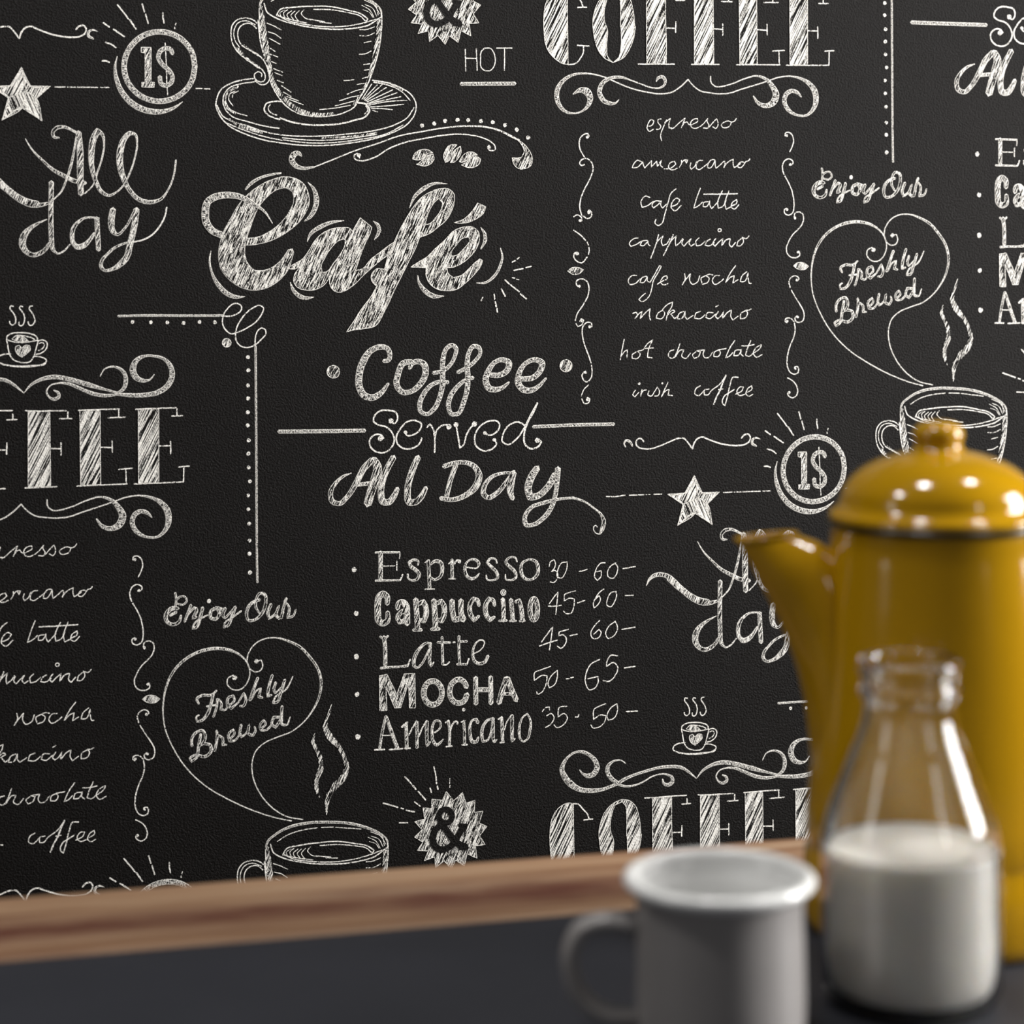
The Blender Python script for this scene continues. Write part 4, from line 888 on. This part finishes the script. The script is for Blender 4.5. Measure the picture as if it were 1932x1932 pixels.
s 240,320,320,320,280,240,240,160;-2613,2789 -2647,2784 -2687,2806 -2707,2843 -2696,2885 -2648,2908 -2606,2887 -2593,2843
s 200;-2673,2839 -2628,2816
s 200;-2518,2767 -2538,2821 -2564,2889
s 120,160,240,240,120;-2549,2850 -2493,2788 -2479,2798 -2501,2867 -2474,2859
s 240,240,200,160,120,120,80;-2429,2791 -2449,2865 -2480,2939 -2505,2947 -2494,2913 -2419,2861 -2389,2848
o 168;-2381,2743
s 241;-2324,2796 -2364,2819 -2369,2869 -2334,2883 -2304,2837 -2324,2796 -2279,2813
s 241,241,161,161,161;-2259,2804 -2277,2858 -2261,2879 -2209,2826 -2183,2797
s 241,241,201,161,121,121,121;-2183,2797 -2209,2866 -2240,2935 -2270,2949 -2265,2919 -2199,2872 -2138,2830
s 202,242,242,202,202,242,242,242,202,202,202,121;-1997,2751 -2063,2778 -2098,2852 -2081,2905 -2038,2903 -1982,2857 -1952,2778 -1961,2712 -1996,2703 -2022,2744 -2027,2805 -1998,2856
s 242,242,202,162,162,242,162,121;-1911,2790 -1935,2859 -1927,2898 -1886,2872 -1851,2803 -1868,2883 -1851,2902 -1815,2855
s 202;-1794,2750 -1815,2815 -1834,2900
s 121,162,243,162,121;-1810,2769 -1774,2816 -1783,2897 -1745,2889 -1721,2839
#heart_outline|printed heart drawn in one curling line|0,-2 0,0 1,-1 1,1 2,-2
s 81,81,81,81,81,81,81,81,81,81,81,162,202,202,202,202,162,121,81,81,81,81,81,81,81,81,81,81,81;-2021,3218 -1990,3210 -1978,3251 -1996,3290 -2036,3298 -2076,3270 -2096,3214 -2080,3144 -2030,3082 -1959,3050 -1878,3046 -1787,3074 -1695,3124 -1615,3209 -1554,3303 -1531,3406 -1545,3507 -1597,3615 -1669,3702 -1761,3768 -1863,3802 -1975,3846 -2036,3902 -2065,3991 -2053,4113 -1998,4237 -1908,4344 -1807,4412 -1680,4446
s 80,80,80,80,80,80,80,80,80,120,201,241,241,201,201,161,120,80,80,80,80,80,80,80,80,80;-2193,3335 -2202,3314 -2243,3337 -2248,3377 -2213,3419 -2153,3427 -2102,3385 -2077,3316 -2086,3245 -2141,3171 -2221,3125 -2321,3105 -2431,3116 -2541,3161 -2631,3236 -2691,3332 -2722,3441 -2732,3570 -2714,3700 -2655,3844 -2557,4000 -2419,4139 -2250,4251 -2049,4355 -1848,4429 -1767,4450
o 181;-2026,3218 -2191,3335
#freshly_brewed_script|printed script Freshly Brewed inside the heart|0,-2 0,0 1,-1 1,1
s 160,200,200,200,120;-2464,3515 -2479,3479 -2444,3456 -2364,3453 -2328,3423
s 200,240,240,200,160,120,120;-2354,3451 -2374,3530 -2395,3589 -2445,3644 -2478,3650 -2483,3614 -2463,3603
s 136;-2404,3539 -2334,3533
s 177;-2324,3488 -2329,3543 -2355,3622
s 120,161,201,120,120;-2314,3489 -2294,3520 -2298,3567 -2265,3575 -2244,3538
s 161,161,161,201,241,201,121;-2244,3548 -2194,3500 -2204,3468 -2239,3483 -2244,3543 -2219,3566 -2164,3522
s 121,161,201,201,121;-2164,3522 -2123,3454 -2108,3505 -2129,3552 -2154,3551
s 218;-2016,3344 -2052,3438 -2078,3512
s 121,121,161,202,161;-2068,3508 -2017,3435 -1994,3426 -2010,3489 -1982,3497
s 202,218,202,121;-1905,3330 -1936,3434 -1942,3489 -1911,3481
s 202,202,121,121;-1880,3387 -1894,3447 -1884,3470 -1840,3430
s 202,242,202,162,121,121,81;-1809,3371 -1840,3460 -1874,3539 -1902,3542 -1886,3503 -1800,3442 -1748,3349
s 200;-2518,3832 -2518,3777 -2486,3732 -2436,3720 -2416,3763 -2436,3817 -2466,3835
s 200,240,200,160,160,160,240,240,240,160;-2451,3746 -2469,3845 -2487,3924 -2522,3950 -2535,3921 -2497,3902 -2417,3917 -2375,3881 -2379,3836 -2446,3817
s 201;-2331,3728 -2328,3774 -2347,3878
s 161,201,201,120;-2326,3759 -2288,3786 -2285,3837 -2257,3838
s 161,161,161,201,201,161,121;-2234,3798 -2196,3754 -2206,3726 -2241,3759 -2234,3812 -2196,3810 -2156,3764
s 201,201,161,121,201,201,201,161,121;-2145,3694 -2154,3764 -2144,3788 -2105,3757 -2085,3698 -2088,3768 -2057,3780 -2037,3746 -2044,3715
s 161;-1994,3734 -1959,3697 -1973,3669 -2002,3703 -1994,3742 -1954,3744 -1913,3708
s 202;-1852,3653 -1897,3650 -1911,3708 -1883,3728 -1842,3672
s 202,218,202,162,81;-1833,3571 -1837,3652 -1830,3711 -1802,3715 -1771,3656
#steam_wisps|two printed wavy steam wisps above the cup drawing|0,-2 0,0 1,-1
m 41,203,366,488,325,284,406,488,528,406,244,41;-1445,3568 -1480,3663 -1504,3742 -1466,3826 -1395,3912 -1354,3996 -1339,4078 -1376,4157 -1438,4214 -1485,4292 -1496,4352 -1496,4423
m 41,284,284,324,406,365,284,41;-1580,3789 -1599,3848 -1569,3921 -1541,3994 -1541,4075 -1569,4144 -1571,4225 -1549,4288"""
motifs = []
for ln in DATA.strip().split('\n'):
    if ln[0] == '#':
        name, label, places = ln[1:].split('|'); motifs.append((name, label, [tuple(int(c) for c in q.split(',')) for q in places.split()], []))
    else: motifs[-1][3].append(ln)
for name, label, places, strokes in motifs:
    pr = Print()
    for st in strokes: draw(pr, st)
    o = pr.build(name, wall); o['label'] = label
    base = o.location.copy()
    for k, (i, j2) in enumerate(places):
        c = o if k == 0 else o.copy()
        if k: COL.objects.link(c)
        c.location = base + Vector((i * STRIP, 0, -j2 * .5 * DROP))

# ------------------------------------------------------------------ table with a raw wooden edge strip
def wood_mat():
    t = NT('reclaimed_wood'); t.b.inputs['Roughness'].default_value = .55
    mp = t.coord((1, 1, 1)); st = t.node('ShaderNodeMapping'); t.link(mp, 0, st, 'Vector'); st.inputs['Scale'].default_value = (.09, 1.0, 1.0)
    n1 = t.noise(st, 30, 4, .6, 1.2)
    c1 = t.ramp(n1, 0, [(0.30, (.10, .036, .018)), (0.42, (.20, .10, .050)), (0.55, (.31, .185, .105)), (0.72, (.37, .255, .165))])
    # darker reddish heart streak along the middle of the board
    sx = t.node('ShaderNodeSeparateXYZ'); t.link(mp, 0, sx, 0)
    n2 = t.noise(st, 55, 3, .6, .8)
    ad = t.node('ShaderNodeMath', operation='MULTIPLY_ADD'); t.link(n2, 0, ad, 0); ad.inputs[1].default_value = .05; t.link(sx, 'Y', ad, 2)
    mr = t.node('ShaderNodeMapRange'); t.link(ad, 0, mr, 0); mr.inputs[1].default_value = -.520; mr.inputs[2].default_value = -.440; mr.inputs[3].default_value = 0; mr.inputs[4].default_value = 1
    rb = t.ramp(mr, 0, [(0.12, (0, 0, 0)), (0.38, (1, 1, 1)), (0.58, (1, 1, 1)), (.85, (0, 0, 0))])
    n4 = t.noise(t.coord((1, 2.5, 1)), 16, 3, .6)
    amt = t.node('ShaderNodeMapRange'); t.link(n4, 0, amt, 0); amt.inputs[1].default_value = .35; amt.inputs[2].default_value = .62; amt.inputs[3].default_value = .55; amt.inputs[4].default_value = 1
    mu = t.node('ShaderNodeMath', operation='MULTIPLY'); t.link(rb, 0, mu, 0); t.link(amt, 0, mu, 1)
    mx = t.node('ShaderNodeMix', data_type='RGBA', blend_type='MIX')
    t.link(mu, 0, mx, 0); t.link(c1, 0, mx, 6); mx.inputs[7].default_value = (.10, .028, .015, 1)
    t.link(mx, 2, t.b, 'Base Color')
    fine = t.node('ShaderNodeMapping'); t.link(mp, 0, fine, 'Vector'); fine.inputs['Scale'].default_value = (.05, 1, 1)
    n3 = t.noise(fine, 260, 3, .6); t.bump(n3, 0, .4, .0008)
    return t.m
def slate_mat():
    t = NT('blue_grey_painted_top'); mp = t.coord((1, 1, 1)); n = t.noise(mp, 7, 4, .6)
    r = t.ramp(n, 0, [(0.3, (.0080, .0092, .0150)), (0.7, (.0150, .0160, .0235))]); t.link(r, 0, t.b, 'Base Color')
    n2 = t.noise(mp, 90, 4, .6); t.bump(n2, 0, .25, .001)
    t.b.inputs['Roughness'].default_value = .6; return t.m
M_WOOD = wood_mat(); M_SLATE = slate_mat()
table = empty('dining_table', (-0.05, -0.95, 0)); tag(table, 'dark blue-grey table with a raw wooden strip along its back edge', 'table')
def tpart(o): o.parent = table; o.matrix_parent_inverse = Matrix.Translation(-table.location); return o
tpart(box('tabletop', (-1.15, -1.45, TABLE_Z - .032), (1.05, -0.5478, TABLE_Z), M_SLATE, bevel=.002))
e = tpart(box('edge_strip', (-1.15, -0.5476, TABLE_Z - .034), (1.05, -0.441, TABLE_Z + .0015), M_WOOD, bevel=.004)); e['label'] = 'raw knotty brown wooden strip'
tpart(box('apron', (-1.07, -1.38, TABLE_Z - .12), (.97, -0.53, TABLE_Z - .034), M_WOOD))
for lx in (-1.1, .95):
    for ly in (-1.42, -.55):
        tpart(box('leg', (lx, ly, 0), (lx + .06, ly + .06, TABLE_Z - .034), M_WOOD, bevel=.004))

# ------------------------------------------------------------------ yellow enamel coffee pot
def enamel(name, col, rough=.12):
    t = NT(name); t.b.inputs['Base Color'].default_value = (*col, 1); t.b.inputs['Roughness'].default_value = rough
    t.b.inputs['Coat Weight'].default_value = .2; t.b.inputs['Coat Roughness'].default_value = .06
    mp = t.coord((1, 1, 1)); n = t.noise(mp, 28, 2, .5); t.bump(n, 0, .12, .002); return t.m
M_YEL = enamel('mustard_enamel', (.43, .228, .003))
M_DARKIN = plain('dark_enamel_inside', (.02, .018, .015), .3)
pot = empty('coffee_pot', Vector((0.0788, -0.6138, TABLE_Z))); tag(pot, 'tall mustard yellow enamel coffee pot behind the milk bottle', 'coffee pot')
toward = math.atan2(-R0.y, -R0.x)                               # the spout points to the picture's left
pot.rotation_euler = (0, 0, toward)
RB, RT, HB = .0722, .0560, .2085
prof = [(0, .0045), (.055, .0045), (RB - .006, .0), (RB - .0015, .002), (RB, .008)]
prof += [(RB - .0002, .020), (RB - .0008, .038), (RB - .0026, .0415), (RB - .0031, .0435), (RB - .0026, .0455), (RB - .0014, .049)]
for k in range(1, 13):
    h = .049 + (HB - .049) * k / 12; prof.append((RB - .0014 + (RT - RB + .0014) * ((h - .049) / (HB - .049)) ** 1.05, h))
prof += [(RT + .0002, HB + .0008), (RT - .001, HB + .0026), (RT - .003, HB)]
prof += [(RB - .005, .02), (0, .012)]
lathe('body', prof, M_YEL, pot)
lid = lathe('lid', smooth_prof([(.0540, HB + .0036), (.0570, HB + .0036), (.0569, HB + .0064), (.0540, HB + .0088), (.0518, HB + .0118), (.0502, HB + .0175),
      (.0453, HB + .0248), (.0365, HB + .0315), (.0250, HB + .0360), (.0160, HB + .0385)], 5, 60) + [(0.0, HB + .0385)], M_YEL, pot)
lathe('rim_band', [(.0560, HB + .0004), (.0580, HB + .0004), (.0583, HB + .0018), (.0580, HB + .0034), (.0560, HB + .0034)], plain('dark_olive_enamel_edge', (.030, .020, .003), .25), pot, closed=True)['label'] = 'dark olive rim line under the lid'
lathe('knob', smooth_prof([(.0160, HB + .0378), (.0132, HB + .0398), (.0122, HB + .0420), (.0128, HB + .0445), (.0133, HB + .0472), (.0124, HB + .0503), (.0098, HB + .0527), (.0054, HB + .0541), (0.0, HB + .0545)], 5, 80), M_YEL, lid, 64)
# beak spout: loft of ellipses from the body wall up to the open mouth (x is outwards, local)
sec = [(.1062, .2010, .0742, .2040, .0085), (.1010, .1925, .0680, .2020, .0115), (.0930, .1770, .0600, .1985, .0160), (.0838, .1580, .0500, .1890, .0190),
       (.0765, .1390, .0440, .1700, .0215), (.0715, .1180, .0420, .1350, .0240), (.0690, .0980, .0420, .1150, .0245), (.0672, .0820, .0440, .0980, .0200), (.0650, .0720, .0480, .0820, .0120)]
def loft(name, secs, mat, n=40, shrink=0.0, par=None, pinch=True):
    V = []; Fc = []
    # interpolate sections smoothly
    sx = []
    for a in range(5): sx.append(resample2([(i, s_[a]) for i, s_ in enumerate(secs)], None, 5, 200)[0])
    rows = list(zip(*[[p[1] for p in c] for c in sx]))
    for q, (xo, zo, xi, zi, ly) in enumerate(rows):
        c = Vector(((xo + xi) / 2, 0, (zo + zi) / 2)); a = Vector(((xo - xi) / 2, 0, (zo - zi) / 2)); l = a.length
        a *= (l - shrink) / l
        for k in range(n):
            t = 2 * math.pi * k / n
            sy = math.sin(t); cx = math.cos(t)
            pw = (1 - .35 * max(cx, 0) ** 2) if pinch else 1          # beak narrows towards its tip
            V.append(c + a * cx + Vector((0, (ly - shrink) * sy * pw, 0)))
    R_ = len(rows)
    for i in range(R_ - 1):
        for k in range(n): Fc.append((i*n+k, i*n+(k+1) % n, (i+1)*n+(k+1) % n, (i+1)*n+k))
    return V, Fc, n, R_
V1, F1, n_, r_ = loft('s', sec, M_YEL); V2, F2, _, _ = loft('s', sec, M_YEL, shrink=.0012)
off = len(V1); Fs = F1 + [tuple(off + i for i in f[::-1]) for f in F2] + [(k, off + k, off + (k+1) % n_, (k+1) % n_) for k in range(n_)]
sp = mesh_obj('spout', V1 + V2, Fs, M_YEL, pot)
tube('mouth_rim', [V1[k] + Vector((0, 0, .0004)) for k in range(n_)], .0013, M_YEL, sp, 8, closed=True)
hp = resample2([(-.0585, .188), (-.085, .196), (-.105, .180), (-.112, .140), (-.102, .098), (-.085, .068), (-.0685, .062)], None, 6, 90)[0]
tube('handle', [(x, 0, z) for x, z in hp], .0052, M_YEL, pot, 14, flat=1.5)

# ------------------------------------------------------------------ milk bottle
M_GLASS = plain('clear_glass', (1, 1, 1), .01, Transmission_Weight=1.0, IOR=1.45)
t = NT('milk'); t.b.inputs['Base Color'].default_value = (.86, .83, .76, 1); t.b.inputs['Roughness'].default_value = .35
t.b.inputs['Subsurface Weight'].default_value = .3; t.b.inputs['Subsurface Radius'].default_value = (.012, .010, .007); t.b.inputs['Subsurface Scale'].default_value = 1.0
M_MILK = t.m
bp = Vector((0.0169, -0.7150, TABLE_Z))
bottle = empty('milk_bottle', bp); tag(bottle, 'clear glass bottle half full of milk in front of the yellow pot', 'bottle')
outer = [(.0, .0035), (.020, .0030), (.032, .0006), (.036, .0), (.0395, .0022), (.0416, .007), (.0421, .014), (.0421, .040), (.0421, .062), (.0420, .0710), (.0413, .0780),
         (.0400, .0845), (.0374, .0922), (.0343, .1000), (.0313, .1077), (.0283, .1155), (.0250, .1233), (.0226, .1310), (.0214, .1380), (.0214, .1405), (.0232, .1424), (.0238, .1450), (.0236, .1474), (.0224, .1492),
         (.0222, .1506), (.0236, .1524), (.0240, .1558), (.0236, .1592), (.0222, .1607)]
inner = [(.0200, .1603), (.0192, .1570), (.0190, .1480), (.0189, .1390), (.0201, .1310), (.0225, .1233), (.0258, .1155), (.0288, .1077), (.0318, .1000), (.0349, .0922), (.0375, .0845), (.0388, .0780), (.0395, .0710),
         (.0396, .0620), (.0396, .0400), (.0396, .0140), (.0380, .0070), (.0330, .0045), (.0, .0055)]
po = smooth_prof(outer, 3, 60); pi_ = smooth_prof(inner, 3, 60)
lathe('glass_body', po + pi_, M_GLASS, bottle, 96)
lvl = .0712
def rin(z):
    q = sorted([(b, a) for a, b in inner]); 
    for (z0, r0), (z1, r1) in zip(q, q[1:]):
        if z0 <= z <= z1: return r0 + (r1 - r0) * (z - z0) / max(z1 - z0, 1e-9)
    return .0396
mp_ = [(0, .0057), (.0325, .0048), (.0374, .0076), (.0394, .0142), (.0394, .0400), (.0394, .0620), (rin(lvl) - .0001, lvl - .001), (rin(lvl) + .0001, lvl + .0012), (rin(lvl) - .0018, lvl), (.030, lvl - .0001), (0, lvl - .0001)]
milk = lathe('milk', mp_, M_MILK, None, 96); milk.location = bp
tag(milk, 'white milk filling the lower half of the glass bottle', 'milk')

# ------------------------------------------------------------------ enamel mug
M_GREY = enamel('grey_enamel', (.285, .268, .262), .38); M_WHITE = enamel('white_enamel', (.80, .80, .79), .16)
mug = empty('enamel_mug', Vector((-0.0880, -0.7434, TABLE_Z))); tag(mug, 'grey enamel mug with a thick white rim and loop handle', 'mug')
mug.rotation_euler = (0, 0, toward)
RM = .0378; HM = .0735
lathe('body', smooth_prof([(0, .0012), (.028, .0010), (.033, .0), (.0362, .0018), (.0374, .006), (RM, .012), (RM, .040), (RM, .066), (RM + .0006, .0695)], 4, 60), M_GREY, mug)
lathe('lining', smooth_prof([(RM + .0002, HM - .0030), (RM - .0010, .066), (RM - .0012, .040), (RM - .0012, .012), (.0345, .005), (0, .0035)], 4, 60), M_WHITE, mug)
rimp = []
for k in range(16):
    a = 2 * math.pi * k / 16; rimp.append((.0402 + .0030 * math.cos(a) , HM - .0012 + .0028 * math.sin(a)))
lathe('rim', rimp, M_WHITE, mug, closed=True)
lathe('flare', [(RM - .0008, .0655), (RM + .0008, .0690), (.0398, HM - .0030), (.0402, HM - .0005), (.0388, HM - .0005), (RM - .0001, HM - .0045), (RM - .0012, .0660)], M_WHITE, mug, closed=True)
hp = resample2([(.0370, .0505), (.0500, .0535), (.0620, .0500), (.0668, .0400), (.0660, .0280), (.0610, .0180), (.0510, .0120), (.0368, .0105)], None, 6, 120)[0]
tube('handle', [(x, 0, z) for x, z in hp], .0041, M_GREY, mug, 14, flat=1.45)
